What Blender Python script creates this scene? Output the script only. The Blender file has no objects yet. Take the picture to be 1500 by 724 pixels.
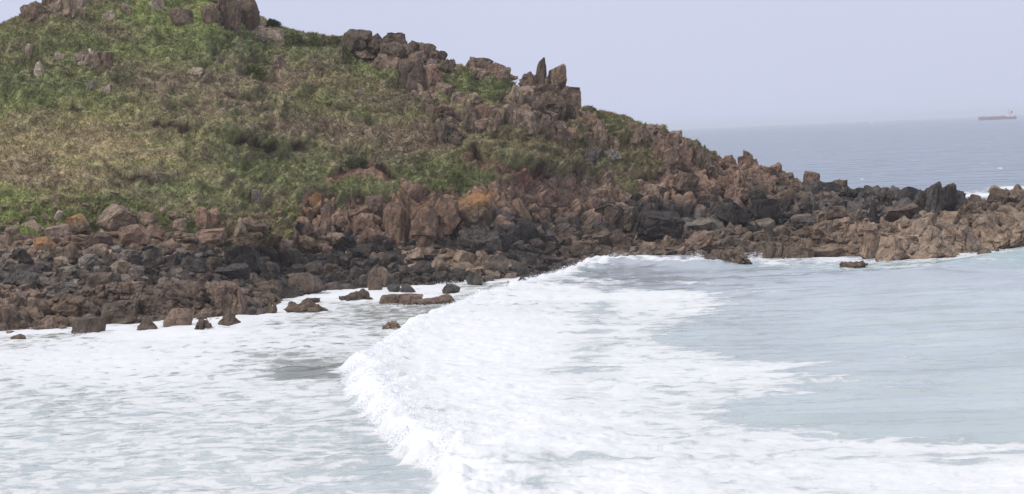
import bpy, math, random, time
import numpy as np
from mathutils import Matrix, Vector
T0 = time.time()
random.seed(7); RNG = np.random.default_rng(7)
SC = bpy.context.scene
COL = SC.collection

# ------------------------------------------------------------------ camera
CAMZ, F, TH = 15.0, 3528.0, math.atan(.042)
PH = math.atan(164.2 / F)
ct, st = math.cos(TH), math.sin(TH)
FW = np.array([0, math.cos(PH), -math.sin(PH)]); U0 = np.array([0, math.sin(PH), math.cos(PH)]); R0 = np.array([1., 0, 0])
CR = ct * R0 - st * U0; CU = st * R0 + ct * U0
cam = bpy.data.cameras.new('camera'); camo = bpy.data.objects.new('camera', cam); COL.objects.link(camo)
camo.matrix_world = Matrix(((CR[0], CU[0], -FW[0], 0), (CR[1], CU[1], -FW[1], 0), (CR[2], CU[2], -FW[2], CAMZ), (0, 0, 0, 1)))
cam.sensor_width = 36; cam.lens = 36 * F / 1500; cam.clip_start = 1; cam.clip_end = 80000
SC.camera = camo

# ------------------------------------------------------------------ sky, sun, exposure
SUN_EL, SUN_AZ = 48, -125          # azimuth measured from +Y, clockwise; the sun stands up to the left, a little behind the camera
w = bpy.data.worlds.new('World'); SC.world = w; w.use_nodes = True
nt = w.node_tree; nt.nodes.clear()
def N(t, ty, **kw):
    n = t.nodes.new(ty)
    for k, v in kw.items():
        if k in ('operation', 'blend_type', 'data_type', 'attribute_type', 'attribute_name', 'noise_dimensions', 'feature', 'distance',
                 'sky_type', 'sun_disc', 'sun_elevation', 'sun_rotation', 'dust_density', 'air_density', 'clamp', 'interpolation_type', 'invert', 'use_clamp'):
            setattr(n, k, v)
        else:
            n.inputs[k].default_value = v
    return n
def L(t, a, b): t.links.new(a, b)
sky = N(nt, 'ShaderNodeTexSky', sky_type='NISHITA', sun_disc=False, sun_elevation=math.radians(SUN_EL),
        sun_rotation=math.radians(SUN_AZ), dust_density=4.0, air_density=1.0)
geo = N(nt, 'ShaderNodeTexCoord')
sep = N(nt, 'ShaderNodeSeparateXYZ'); L(nt, geo.outputs['Generated'], sep.inputs[0])
ramp = nt.nodes.new('ShaderNodeValToRGB'); L(nt, sep.outputs[2], ramp.inputs[0])
cr = ramp.color_ramp; cr.elements[0].position = 0.0; cr.elements[0].color = (.63, .67, .85, 1)
cr.elements[1].position = .9; cr.elements[1].color = (.80, .83, .95, 1)
e = cr.elements.new(.06); e.color = (.635, .67, .855, 1)
cl = N(nt, 'ShaderNodeTexNoise', Scale=1.6, Detail=4.0); 
mp = N(nt, 'ShaderNodeMapping'); mp.inputs['Scale'].default_value = (1, 1, 3); L(nt, geo.outputs['Generated'], mp.inputs[0]); L(nt, mp.outputs[0], cl.inputs['Vector'])
cm = N(nt, 'ShaderNodeMapRange', **{'From Min': .3, 'From Max': .7, 'To Min': 10.0, 'To Max': 11.0}); L(nt, cl.outputs[0], cm.inputs[0])
vs = N(nt, 'ShaderNodeVectorMath', operation='SCALE'); L(nt, ramp.outputs[0], vs.inputs[0]); L(nt, cm.outputs[0], vs.inputs[3])
mx = N(nt, 'ShaderNodeMix', data_type='RGBA'); mx.inputs[0].default_value = .9
L(nt, sky.outputs[0], mx.inputs[6]); L(nt, vs.outputs[0], mx.inputs[7])
bg = N(nt, 'ShaderNodeBackground', Strength=.1); L(nt, mx.outputs[2], bg.inputs[0])
wo = N(nt, 'ShaderNodeOutputWorld'); L(nt, bg.outputs[0], wo.inputs[0])
sun = bpy.data.lights.new('sun', 'SUN'); suno = bpy.data.objects.new('sun', sun); COL.objects.link(suno)
sun.energy = 1.9; sun.angle = math.radians(8); sun.color = (1, .965, .91)
sdir = Vector((math.sin(math.radians(SUN_AZ)) * math.cos(math.radians(SUN_EL)), math.cos(math.radians(SUN_AZ)) * math.cos(math.radians(SUN_EL)), math.sin(math.radians(SUN_EL))))
suno.rotation_euler = sdir.to_track_quat('Z', 'Y').to_euler()
suno.location = (-60, -20, 90)
SC.view_settings.view_transform = 'Standard'; SC.view_settings.look = 'None'
SC.view_settings.exposure = 0; SC.view_settings.gamma = 1
SC.cycles.use_denoising = True
SC.cycles.max_bounces = 6; SC.cycles.diffuse_bounces = 3; SC.cycles.volume_bounces = 1

# ------------------------------------------------------------------ helpers
def lin(c, haze=.0):
    c = np.array(c, float) / 255
    l = np.where(c <= .04045, c / 12.92, ((c + .055) / 1.055) ** 2.4)
    return np.clip((l - haze) * (np.array([1.05, 1.0, .87]) if haze else 1), .008, 1)
def topx(P):
    """world points -> photograph pixels"""
    q = P - np.array([0, 0, CAMZ]); z = q @ FW
    return 750 + F * (q @ CR) / z, 362 - F * (q @ CU) / z
def ray(x, y):
    return CR * (x - 750) + CU * (362 - y) + FW * F
def pt(x, y, d):
    r = ray(x, y); return np.array([0, 0, CAMZ]) + r * (d / r[1])
def sea_pt(x, y):
    r = ray(x, y); return np.array([0, 0, CAMZ]) + r * (-CAMZ / r[2])
def hsh(i, j, k, s):
    n = (i.astype(np.int64) * 374761393 + j.astype(np.int64) * 668265263 + k.astype(np.int64) * 2147483647 + s * 144665) & 0x7fffffff
    n = ((n ^ (n >> 13)) * 1274126177) & 0x7fffffff
    n = ((n ^ (n >> 11)) * 1103515245) & 0x7fffffff
    return ((n ^ (n >> 16)) & 0xffff) / 65535.0
def noise(P, s=0):
    f = np.floor(P); t = P - f; t = t * t * t * (t * (t * 6 - 15) + 10); f = f.astype(np.int64)
    r = 0
    for a in (0, 1):
        wa = t[..., 0] if a else 1 - t[..., 0]
        for b in (0, 1):
            wb = t[..., 1] if b else 1 - t[..., 1]
            for c in (0, 1):
                wc = t[..., 2] if c else 1 - t[..., 2]
                r = r + wa * wb * wc * hsh(f[..., 0] + a, f[..., 1] + b, f[..., 2] + c, s)
    return r * 2 - 1
def fbm(P, o=4, s=0, g=.5):
    r = 0; a = 1
    for k in range(o):
        r = r + a * noise(P, s + k); P = P * 2.03 + 7.3; a *= g
    return r
def facets(P, s=0, tilt=1.0):
    """blocky fracture relief: every cell is a plane of its own; returns offset and edge distance"""
    f = np.floor(P).astype(np.int64)
    best = np.full(P.shape[:-1], 9e9); second = best.copy(); off = np.zeros_like(best)
    for a in (-1, 0, 1):
        for b in (-1, 0, 1):
            for c in (-1, 0, 1):
                ci = f[..., 0] + a; cj = f[..., 1] + b; ck = f[..., 2] + c
                q = np.stack([ci + hsh(ci, cj, ck, s + 1), cj + hsh(ci, cj, ck, s + 2), ck + hsh(ci, cj, ck, s + 3)], -1)
                dv = P - q; d = (dv ** 2).sum(-1)
                tv = np.stack([hsh(ci, cj, ck, s + 4), hsh(ci, cj, ck, s + 5), hsh(ci, cj, ck, s + 6)], -1) - .5
                o = hsh(ci, cj, ck, s + 7) - .5 + tilt * (dv * tv).sum(-1) * 2
                m = d < best
                second = np.where(m, best, np.minimum(second, d)); off = np.where(m, o, off); best = np.where(m, d, best)
    return off, np.sqrt(second) - np.sqrt(best)
def sstep(x, a, b):
    t = np.clip((x - a) / (b - a), 0, 1); return t * t * (3 - 2 * t)
def mesh_np(name, V, Fq, mats, smooth=False, attrs=None):
    """V (n,3), Fq (m,k) -> mesh; attrs {name: (n,) or (n,3)}"""
    me = bpy.data.meshes.new(name); V = np.ascontiguousarray(V, np.float32); Fq = np.asarray(Fq, np.int32)
    k = Fq.shape[1]
    me.vertices.add(len(V)); me.vertices.foreach_set('co', V.ravel())
    me.loops.add(Fq.size); me.loops.foreach_set('vertex_index', Fq.ravel())
    me.polygons.add(len(Fq)); me.polygons.foreach_set('loop_start', np.arange(0, Fq.size, k, dtype=np.int32))
    try: me.polygons.foreach_set('loop_total', np.full(len(Fq), k, np.int32))
    except Exception: pass
    me.polygons.foreach_set('use_smooth', np.full(len(Fq), smooth, bool))
    for m in (mats if isinstance(mats, (list, tuple)) else [mats]): me.materials.append(m)
    for an, av in (attrs or {}).items():
        av = np.asarray(av, np.float32)
        if av.ndim == 1:
            a = me.attributes.new(an, 'FLOAT', 'POINT'); a.data.foreach_set('value', av)
        else:
            a = me.attributes.new(an, 'FLOAT_COLOR', 'POINT'); a.data.foreach_set('color', np.concatenate([av, np.ones((len(av), 1), np.float32)], 1).ravel())
    me.update(calc_edges=True); me.validate(); return me
def link(name, me, parent=None, loc=(0, 0, 0), **props):
    o = bpy.data.objects.new(name, me); COL.objects.link(o); o.location = loc; o.parent = parent
    for k, v in props.items(): o[k] = v
    return o
def gridf(r, c):
    i = np.arange(r * c).reshape(r, c)
    return np.stack([i[:-1, :-1], i[:-1, 1:], i[1:, 1:], i[1:, :-1]], -1).reshape(-1, 4)

# ------------------------------------------------------------------ materials
def newmat(name):
    m = bpy.data.materials.new(name); m.use_nodes = True; t = m.node_tree; t.nodes.clear()
    o = N(t, 'ShaderNodeOutputMaterial'); b = N(t, 'ShaderNodeBsdfPrincipled'); L(t, b.outputs[0], o.inputs[0]); return m, t, b
def rock_mat(name, obj_attr):
    m, t, b = newmat(name)
    at = 'OBJECT' if obj_attr else 'GEOMETRY'
    A = N(t, 'ShaderNodeAttribute', attribute_type=at, attribute_name='tone')
    Li = N(t, 'ShaderNodeAttribute', attribute_type=at, attribute_name='lichen')
    g = N(t, 'ShaderNodeNewGeometry')
    n1 = N(t, 'ShaderNodeTexNoise', Scale=1.1, Detail=7.0, Roughness=.68); L(t, g.outputs['Position'], n1.inputs['Vector'])
    n2 = N(t, 'ShaderNodeTexNoise', Scale=4.5, Detail=4.0, Roughness=.7); L(t, g.outputs['Position'], n2.inputs['Vector'])
    mp = N(t, 'ShaderNodeMapping'); mp.inputs['Scale'].default_value = (1, 1, .35); mp.inputs['Rotation'].default_value = (0, .35, 0)
    L(t, g.outputs['Position'], mp.inputs[0])
    v = N(t, 'ShaderNodeTexVoronoi', feature='DISTANCE_TO_EDGE', Scale=.9)
    wv = N(t, 'ShaderNodeMix', data_type='RGBA'); wv.inputs[0].default_value = .22; L(t, mp.outputs[0], wv.inputs[6]); L(t, n1.outputs['Color'], wv.inputs[7]); L(t, wv.outputs[2], v.inputs['Vector'])
    mr = N(t, 'ShaderNodeMapRange', **{'From Min': .32, 'From Max': .68, 'To Min': .5, 'To Max': 1.5}); L(t, n1.outputs[0], mr.inputs[0])
    mr2 = N(t, 'ShaderNodeMapRange', **{'From Min': .3, 'From Max': .7, 'To Min': .7, 'To Max': 1.3}); L(t, n2.outputs[0], mr2.inputs[0])
    mu = N(t, 'ShaderNodeMath', operation='MULTIPLY'); L(t, mr.outputs[0], mu.inputs[0]); L(t, mr2.outputs[0], mu.inputs[1])
    sc_ = N(t, 'ShaderNodeVectorMath', operation='SCALE'); L(t, A.outputs['Color'], sc_.inputs[0]); L(t, mu.outputs[0], sc_.inputs[3])
    # pale crustose lichen and barnacle specks
    n3 = N(t, 'ShaderNodeTexNoise', Scale=2.4, Detail=6.0, Roughness=.75); L(t, g.outputs['Position'], n3.inputs['Vector'])
    p = N(t, 'ShaderNodeMapRange', **{'From Min': .60, 'From Max': .70, 'To Max': .5}); L(t, n3.outputs[0], p.inputs[0])
    pm = N(t, 'ShaderNodeMix', data_type='RGBA'); L(t, p.outputs[0], pm.inputs[0]); L(t, sc_.outputs[0], pm.inputs[6])
    ps = N(t, 'ShaderNodeVectorMath', operation='MULTIPLY_ADD'); L(t, sc_.outputs[0], ps.inputs[0]); ps.inputs[1].default_value = (1.6, 1.6, 1.6); ps.inputs[2].default_value = (.02, .02, .022); L(t, ps.outputs[0], pm.inputs[7])
    n4 = N(t, 'ShaderNodeTexNoise', Scale=1.7, Detail=5.0, Roughness=.65); L(t, g.outputs['Position'], n4.inputs['Vector'])
    sb = N(t, 'ShaderNodeMath', operation='ADD'); L(t, n4.outputs[0], sb.inputs[0]); L(t, Li.outputs['Fac'], sb.inputs[1])
    if obj_attr:            # lichen sits on the crowns of the rocks
        tc = N(t, 'ShaderNodeTexCoord'); sz_ = N(t, 'ShaderNodeSeparateXYZ'); L(t, tc.outputs['Object'], sz_.inputs[0])
        cz = N(t, 'ShaderNodeMath', operation='MULTIPLY_ADD'); L(t, sz_.outputs[2], cz.inputs[0]); cz.inputs[1].default_value = .75; L(t, sb.outputs[0], cz.inputs[2]); sb = cz
    lr = N(t, 'ShaderNodeMapRange', **{'From Min': .98, 'From Max': 1.2, 'To Max': .75}); L(t, sb.outputs[0], lr.inputs[0])
    lm = N(t, 'ShaderNodeMix', data_type='RGBA'); L(t, lr.outputs[0], lm.inputs[0]); L(t, pm.outputs[2], lm.inputs[6]); lm.inputs[7].default_value = (.40, .20, .07, 1)
    L(t, lm.outputs[2], b.inputs['Base Color']); b.inputs['Roughness'].default_value = .82; b.inputs['Specular IOR Level'].default_value = .3
    hm = N(t, 'ShaderNodeMapRange', **{'From Min': 0.0, 'From Max': .09, 'To Min': 0.0, 'To Max': .35}); L(t, v.outputs['Distance'], hm.inputs[0])
    ad = N(t, 'ShaderNodeMath', operation='MULTIPLY_ADD'); L(t, n1.outputs[0], ad.inputs[0]); ad.inputs[1].default_value = .7; L(t, hm.outputs[0], ad.inputs[2])
    ad2 = N(t, 'ShaderNodeMath', operation='MULTIPLY_ADD'); L(t, n2.outputs[0], ad2.inputs[0]); ad2.inputs[1].default_value = .45; L(t, ad.outputs[0], ad2.inputs[2])
    bp = N(t, 'ShaderNodeBump', Strength=1.0, Distance=.45); L(t, ad2.outputs[0], bp.inputs['Height']); L(t, bp.outputs[0], b.inputs['Normal'])
    return m
ROCK_O = rock_mat('weathered_rock', True)
ROCK_G = rock_mat('weathered_ground', False)
def veg_mat(name, scale=1.0):
    m, t, b = newmat(name)
    A = N(t, 'ShaderNodeAttribute', attribute_type='GEOMETRY', attribute_name='tone')
    g = N(t, 'ShaderNodeNewGeometry')
    n1 = N(t, 'ShaderNodeTexNoise', Scale=3.0, Detail=5.0, Roughness=.7); L(t, g.outputs['Position'], n1.inputs['Vector'])
    mr = N(t, 'ShaderNodeMapRange', **{'From Min': .3, 'From Max': .7, 'To Min': .84, 'To Max': 1.16}); L(t, n1.outputs[0], mr.inputs[0])
    s = N(t, 'ShaderNodeVectorMath', operation='SCALE'); L(t, A.outputs['Color'], s.inputs[0]); L(t, mr.outputs[0], s.inputs[3])
    L(t, s.outputs[0], b.inputs['Base Color']); b.inputs['Roughness'].default_value = .8; b.inputs['Specular IOR Level'].default_value = .15
    return m
VEG = veg_mat('leaves')
def plain(name, rgb, rough=.6, spec=.3, metal=0):
    m, t, b = newmat(name)
    g = N(t, 'ShaderNodeNewGeometry'); n1 = N(t, 'ShaderNodeTexNoise', Scale=.6, Detail=4.0); L(t, g.outputs['Position'], n1.inputs['Vector'])
    mr = N(t, 'ShaderNodeMapRange', **{'To Min': .8, 'To Max': 1.2}); L(t, n1.outputs[0], mr.inputs[0])
    s = N(t, 'ShaderNodeVectorMath', operation='SCALE'); s.inputs[0].default_value = rgb; L(t, mr.outputs[0], s.inputs[3])
    L(t, s.outputs[0], b.inputs['Base Color']); b.inputs['Roughness'].default_value = rough; b.inputs['Specular IOR Level'].default_value = spec; b.inputs['Metallic'].default_value = metal
    return m

# ------------------------------------------------------------------ tones of rock and plants over the headland
RK = {k: lin(v, .012) for k, v in dict(black=(68, 63, 65), dkgrey=(92, 86, 87), grey=(124, 116, 113), tan=(152, 131, 116), brown=(133, 112, 99),
      red=(138, 110, 95), umber=(112, 96, 85), pale=(166, 150, 138), orange=(180, 118, 62), soil=(132, 94, 78), lichen=(150, 114, 84)).items()}
VG = {k: lin(v, .008) for k, v in dict(green=(103, 114, 76), bright=(120, 136, 78), dark=(82, 90, 68), tan=(142, 132, 108), heather=(122, 110, 98),
      olive=(116, 114, 86), straw=(150, 142, 108), purple=(92, 84, 80)).items()}
def desat(c, k, f):
    g = c.mean(); return (c * (1 - k) + g * k) * f
RK = {k: desat(v, .0 if k == 'orange' else .32, 1.0 if k in ('black', 'dkgrey') else 1.0) for k, v in RK.items()}
RK = {k: v * np.array([1.03, 1.0, .93]) for k, v in RK.items()}
RK['brownL'] = RK['brown'] * 1.3; RK['redL'] = RK['red'] * 1.28
VG = {k: desat(v, .17, 1.36) * np.array([1.06, 1, .95]) for k, v in VG.items()}
ROCKBLOBS = [(50,340,90,22,'brown'),(180,340,90,22,'brown'),(90,368,60,14,'tan'),(160,395,160,16,'grey'),(50,402,80,14,'dkgrey'),(50,445,90,26,'brown'),
 (190,440,80,26,'umber'),(330,430,60,25,'umber'),(250,385,60,15,'dkgrey'),(350,385,40,22,'black'),(440,386,120,26,'black'),(250,396,90,12,'black'),(80,396,80,10,'black'),(560,385,70,14,'black'),(620,405,60,12,'black'),(800,372,50,10,'black'),(300,365,60,12,'brown'),(400,350,60,15,'red'),(500,372,60,20,'black'),
 (560,400,80,20,'dkgrey'),(630,378,60,12,'tan'),(700,350,40,20,'dkgrey'),(765,340,40,20,'black'),(700,388,60,12,'tan'),(790,390,60,14,'dkgrey'),
 (870,362,60,18,'umber'),(860,325,40,16,'umber'),(950,320,60,22,'black'),(1000,358,60,15,'brown'),(1040,330,50,15,'grey'),(520,310,90,25,'red'),(650,310,60,28,'red'),
 (800,295,80,22,'red'),(820,330,50,16,'dkgrey'),(900,270,60,22,'brown'),(850,235,60,22,'umber'),(1000,245,50,32,'red'),(1080,270,50,22,'red'),(1100,310,60,18,'black'),
 (1160,290,40,15,'umber'),(1220,300,60,15,'dkgrey'),(1300,300,60,15,'dkgrey'),(1150,350,60,15,'umber'),(1250,350,60,20,'brown'),(1340,352,60,20,'tan'),
 (1440,345,60,20,'tan'),(1460,300,60,15,'umber'),(1380,290,40,15,'dkgrey'),(800,140,70,40,'brown'),(600,100,70,30,'brown'),(80,0,80,40,'brown'),(330,10,60,40,'umber'),
 (720,170,50,25,'brown'),(400,120,120,60,'brown'),(150,90,80,30,'pale'),(1060,375,80,12,'umber')]
VEGBLOBS = [(255,186,40,9,'purple'),(300,212,60,7,'dark'),(420,222,50,8,'dark'),(240,262,30,6,'purple'),(120,120,60,8,'dark'),(180,130,40,10,'heather'),(20,180,60,12,'bright'),(110,175,60,10,'straw'),(170,215,50,12,'straw'),(100,275,40,16,'straw'),(330,240,60,10,'bright'),(290,268,40,14,'bright'),(300,30,60,10,'bright'),(200,75,60,12,'bright'),(410,60,50,10,'dark'),(335,224,50,9,'purple'),(505,234,40,8,'purple'),(215,258,50,8,'purple'),(390,225,40,8,'purple'),(60,235,14,24,'purple'),(100,28,30,8,'purple'),(440,58,20,6,'purple'),(190,100,40,12,'heather'),(165,44,30,8,'purple'),(590,150,30,10,'purple'),(130,60,110,35,'green'),(60,30,60,30,'olive'),(235,50,50,28,'bright'),(60,140,60,18,'green'),(150,150,120,15,'green'),(150,195,130,30,'straw'),(50,230,60,36,'tan'),
 (215,235,70,22,'tan'),(90,240,26,40,'straw'),(30,308,60,25,'bright'),(130,290,60,18,'green'),(330,160,80,18,'heather'),(270,190,50,12,'dark'),(330,215,60,20,'green'),(270,120,50,18,'heather'),(330,90,50,22,'dark'),
 (300,60,40,20,'green'),(420,120,70,26,'heather'),(520,190,120,30,'heather'),(340,135,60,16,'tan'),(400,70,50,20,'green'),(470,190,90,18,'heather'),(420,208,60,10,'bright'),(480,130,60,24,'olive'),(560,165,70,25,'olive'),(540,110,50,20,'green'),(600,210,90,26,'heather'),
 (640,250,60,20,'green'),(560,225,45,10,'dark'),(720,222,70,16,'olive'),(620,130,40,16,'green'),(700,120,40,15,'green'),(800,225,60,20,'olive'),(780,248,40,8,'green'),(870,195,30,20,'olive'),(950,225,40,20,'olive'),
 (260,285,70,26,'green'),(340,300,60,25,'olive'),(420,250,60,20,'green'),(130,260,60,20,'tan'),(330,135,80,15,'olive'),(440,160,80,15,'green'),(200,95,60,20,'olive')]
def blobtone(px, py, blobs, table, sharp=1.0, pick=None):
    W = np.stack([np.exp(-np.minimum(((px - x) / rx) ** 2 + ((py - y) / ry) ** 2, 60) * sharp) for x, y, rx, ry, c in blobs], -1) + 1e-12
    W = W / W.sum(-1, keepdims=True)
    C = np.stack([table[b[4]] for b in blobs])
    if pick is not None:
        cs = np.cumsum(W, -1); i = (cs < pick[..., None]).sum(-1).clip(0, len(blobs) - 1); return C[i]
    return W @ C

# ------------------------------------------------------------------ the headland: control sections -> one relief
# x : y of waterline | y, metres inland of the boulders' upper edge | of the low cliff's top | of the skyline
SEC = [(-420,505, 352,40, 312,50, 95,92),(-200,498, 350,38, 312,48, 62,94),(0,488, 348,34, 312,43, 37,93),(100,480, 346,33, 308,42, -8,100),(200,473, 346,32, 302,41, -16,104),
 (300,467, 358,30, 318,38, -12,106),(355,460, 362,28, 318,36, 8,104),(390,448, 364,26, 310,34, 27,98),(430,434, 366,19, 302,27, 46,78),(520,422, 368,15, 286,23, 58,64),(600,418, 368,13, 282,21, 80,58),(660,413, 366,13, 278,21, 100,52),
 (740,410, 358,12, 268,21, 114,48),(800,402, 352,12, 252,23, 146,46),(850,396, 350,12, 240,25, 165,46),(900,390, 348,12, 236,27, 165,45),(930,388, 347,12, 234,28, 180,44),(980,386, 346,13, 236,29, 191,41),(1020,385, 345,14, 242,31, 214,39),
 (1050,384, 343,16, 256,33, 242,38),(1100,381, 340,18, 256,36, 243,42),(1150,379, 338,19, 275,42, 264,49),(1200,378, 340,18, 284,46, 272,55),(1260,379, 343,18, 292,47, 284,56),(1330,380, 346,16, 296,47, 289,58),(1400,376, 345,16, 305,44, 299,54),
 (1450,368, 340,16, 308,42, 300,52),(1500,363, 334,17, 294,45, 278,62),(1600,358, 328,17, 288,45, 272,62),(1750,360, 330,17, 296,45, 288,60),(1950,366, 338,15, 320,30, 315,40)]
cols_x = np.concatenate([np.linspace(-420, -32, 40), np.arange(-30, 1531, 2.1), np.linspace(1534, 1950, 40)])
def section_points():
    out = []
    for x, ys, ya, da, yb, db, yr, dr in SEC:
        s = sea_pt(x, ys); d0 = s[1]
        a = pt(x, ya, d0 + da); b = pt(x, yb, d0 + db); r = pt(x, yr, d0 + dr)
        k = r[0] / r[1]
        f = s + np.array([-k * 20, -20, -2.6])
        c1 = s * .5 + a * .5 + np.array([0, 0, -.25])
        r1 = r + np.array([k * 8, 8, -1.2]); r2 = r + np.array([k * 40, 40, -.62 * r[2]]); r3 = r + np.array([k * 75, 75, -r[2] - 3])
        m1 = b * .66 + r * .34 + np.array([0, 0, .0]); m2 = b * .33 + r * .67 + np.array([0, 0, .25])
        out.append([f, s, c1, a, b, m1, m2, r, r1, r2, r3])
    return np.array(out)
CP = section_points()                                   # (S, K, 3)
sx = np.array([s[0] for s in SEC], float)
C2 = np.stack([[np.interp(cols_x, sx, CP[:, k, c]) for c in range(3)] for k in range(CP.shape[1])])    # (K,3,cols)
for _ in range(3):                                      # soften kinks between sections
    k = 9; pad = np.pad(C2, ((0, 0), (0, 0), (k, k)), mode='edge')
    dX = np.stack([pad[..., i:i + C2.shape[-1]] for i in range(2 * k + 1)]).mean(0)
    C2[:, 1:] = dX[:, 1:]
rows = [8, 60, 62, 104, 60, 64, 66, 10, 16, 10]
parts = []
for k, n in enumerate(rows):
    t = np.arange(n) / n
    parts.append(C2[k][None] * (1 - t)[:, None, None] + C2[k + 1][None] * t[:, None, None])
parts.append(C2[-1][None]); G = np.concatenate(parts).transpose(0, 2, 1).copy()       # (R, C, 3)
RB = np.cumsum([0] + rows)                                                            # row index of each control line
R_, C_ = G.shape[:2]
g2 = G.copy()
for _ in range(4):                                       # round the breaks of slope a little
    g2[1:-1] = (g2[:-2] + 2 * g2[1:-1] + g2[2:]) / 4
G = g2
def normals(G):
    du = np.gradient(G, axis=1); dv = np.gradient(G, axis=0)
    n = np.cross(du, dv); n /= np.linalg.norm(n, axis=-1, keepdims=True) + 1e-9
    return n * np.sign(n[..., 2:3] + 1e-6)
PX, PY = topx(G)
rowi = np.arange(R_)[:, None] * np.ones((1, C_))
rowB = RB[4]; rowA = RB[3]; rowR = RB[7]
# how rocky: 1 bare rock, 0 plants
rk = np.where(rowi < rowA, 1.0, 0.0)
cl_ = sstep(PX, 390, 470)                                 # low cliff is bare rock right of here
rk = np.maximum(rk, np.where(rowi < rowB, .10 + (.90 - .5 * sstep(rowi, rowA + 25, rowB) * (1 - sstep(PX, 960, 1030))) * cl_, 0))
up = (rowi - rowB) / (rowR - rowB)
rk = np.where(rowi >= rowB, .10 + .14 * sstep(PX, 760, 900) + .16 * sstep(PX, 930, 1010) + .5 * sstep(PX, 1040, 1075) + .5 * (1 - sstep(up, 0, .04)) * cl_, rk)
for x, y, rx, ry, v in [(600,100,50,22,.5),(800,140,50,40,.6),(795,185,40,22,.5),(70,5,60,16,.5),(335,15,45,22,.5),(385,42,30,10,.4),(715,165,40,20,.3),(720,95,40,14,.35),(655,190,25,16,.4),
        (870,195,14,22,.35),(560,65,40,14,.25),(135,85,30,14,.3),(60,95,20,16,.2),(200,240,200,60,-.15),(450,215,120,40,-.12),(740,240,60,16,-.25),(960,205,40,14,-.1),(945,238,26,12,-.35),(880,182,26,8,-.4),(780,205,60,10,-.1),
        (260,320,60,25,-.2),(60,330,50,10,-.1),(760,266,80,6,.3),(400,308,40,14,.2),(640,262,60,10,-.3),(480,268,60,10,-.2)]:
    rk = rk + v * np.exp(-((PX - x) / rx) ** 2 - ((PY - y) / ry) ** 2)
n_a = fbm(G * .16, 5, 11); n_b = fbm(G * .55, 4, 31)
ROCKY = sstep(rk + .30 * n_a + .13 * n_b, .36, .52) * np.where(rowi < rowA - 4, 0, 1) + np.where(rowi < rowA - 4, 1, 0)
# plants colonise the heads of the boulders at the left
NRM = normals(G)
Pn = G
# relief of bare rock: two sizes of tilted blocks, beds dipping to the right
rot = np.array([[.88, 0, .47], [0, 1, 0], [-.47, 0, .88]])
Q = Pn @ rot.T
f1, e1 = facets(Q * np.array([.30, .30, .18]) + .15 * n_a[..., None], 5)
f2, e2 = facets(Q * np.array([1.05, .9, .6]), 25)
f3, e3 = facets(Q * np.array([2.6, 2.2, 1.7]), 45)
amp = np.where(rowi < rowA, .55, 1.0) * np.where(rowi < RB[1], .4, 1)
rockdisp = amp * (1.3 * f1 + .8 * f2 + .08 * f3 - .75 * np.exp(-(e1 / .09) ** 2) - .42 * np.exp(-(e2 / .12) ** 2))
PW = Pn * np.array([.75, 1, 2.2]); bush = 1 - np.abs(fbm(PW * .42, 3, 61)); bush2 = 1 - np.abs(noise(Pn * 1.5, 71)); lump = fbm(PW * .12, 3, 81)
ter = fbm(Pn * np.array([.10, .25, .45]), 3, 77); ter = np.where(ter > 0, 1, 0) * np.exp(-ter / .22) * .9      # low terraces and brows running across the slope
calm = 1 - .6 * np.exp(-((PX - 120) / 160) ** 2 - ((PY - 225) / 50) ** 2)
vegdisp = calm * (1.3 * (bush - .6) + .3 * bush2 + .9 * lump + .22 * fbm(Pn * .9, 3, 75) + 1.3 * ter)
near_r = np.exp(-((rowi - rowR) / 10.) ** 2)
disp = ROCKY * rockdisp + (1 - ROCKY) * vegdisp * np.where(rowi > rowR + 20, .5, 1)
disp = disp * (1 - .45 * near_r) * (1 - .5 * near_r * (1 - ROCKY))
# turf edges that overhang bare soil, a painted shade band under each lip
LEDGES = [([(140,232),(165,255),(190,266),(215,268),(255,276)], .8, 0),([(290,232),(330,240),(360,240)], .6, 0),([(372,262),(400,272)], .5, 0),([(480,258),(500,252),(530,244),(550,246),(592,258)], .9, 1),
          ([(682,236),(700,234),(725,247),(760,252),(785,250),(805,254)], 1.0, 1),([(215,182),(250,192),(290,198)], 1.3, 0),([(300,208),(340,214),(400,216),(450,222)], 1.5, 0),([(0,160),(60,158),(120,168)], .7, 0),([(60,112),(110,104),(160,116)], .6, 0),([(440,150),(520,165),(600,168)], .6, 0),([(230,120),(300,128),(380,150)], .7, 0),([(260,165),(300,175)], .4, 0),
          ([(640,172),(660,182)], .5, 0)]
SOIL = np.zeros_like(rk); LIP_SHADE = np.zeros_like(rk); OVER = np.zeros_like(rk)
for pl, hgt, soil in LEDGES:
    xs = [p[0] for p in pl]; ys = [p[1] for p in pl]
    yl = np.interp(PX, xs, ys) + 2.0 * noise(Pn * .8, 91); inx = sstep(PX, xs[0] - 12, xs[0] + 6) * (1 - sstep(PX, xs[-1] - 6, xs[-1] + 12))
    dy = PY - yl
    disp = disp + inx * .7 * hgt * (sstep(dy, 2.0, -1.5) * np.exp(-np.maximum(-dy, 0) / 20) - .6 * sstep(dy, -1, 2) * np.exp(-np.maximum(dy, 0) / 8))
    OVER = OVER + inx * .6 * hgt * sstep(dy, 2.0, -1.0) * np.exp(-np.maximum(-dy, 0) / 12); LIP_SHADE = np.maximum(LIP_SHADE, inx * sstep(dy, -.5, .8) * (1 - sstep(dy, 1.5 + 1.2 * hgt, 3 + 2 * hgt)) * sstep(noise(Pn * .5, 95), -.55, -.1))
    if soil: SOIL = np.maximum(SOIL, inx * sstep(dy, 0, 3) * np.exp(-(np.maximum(dy - 4, 0) / 11) ** 2))
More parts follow.
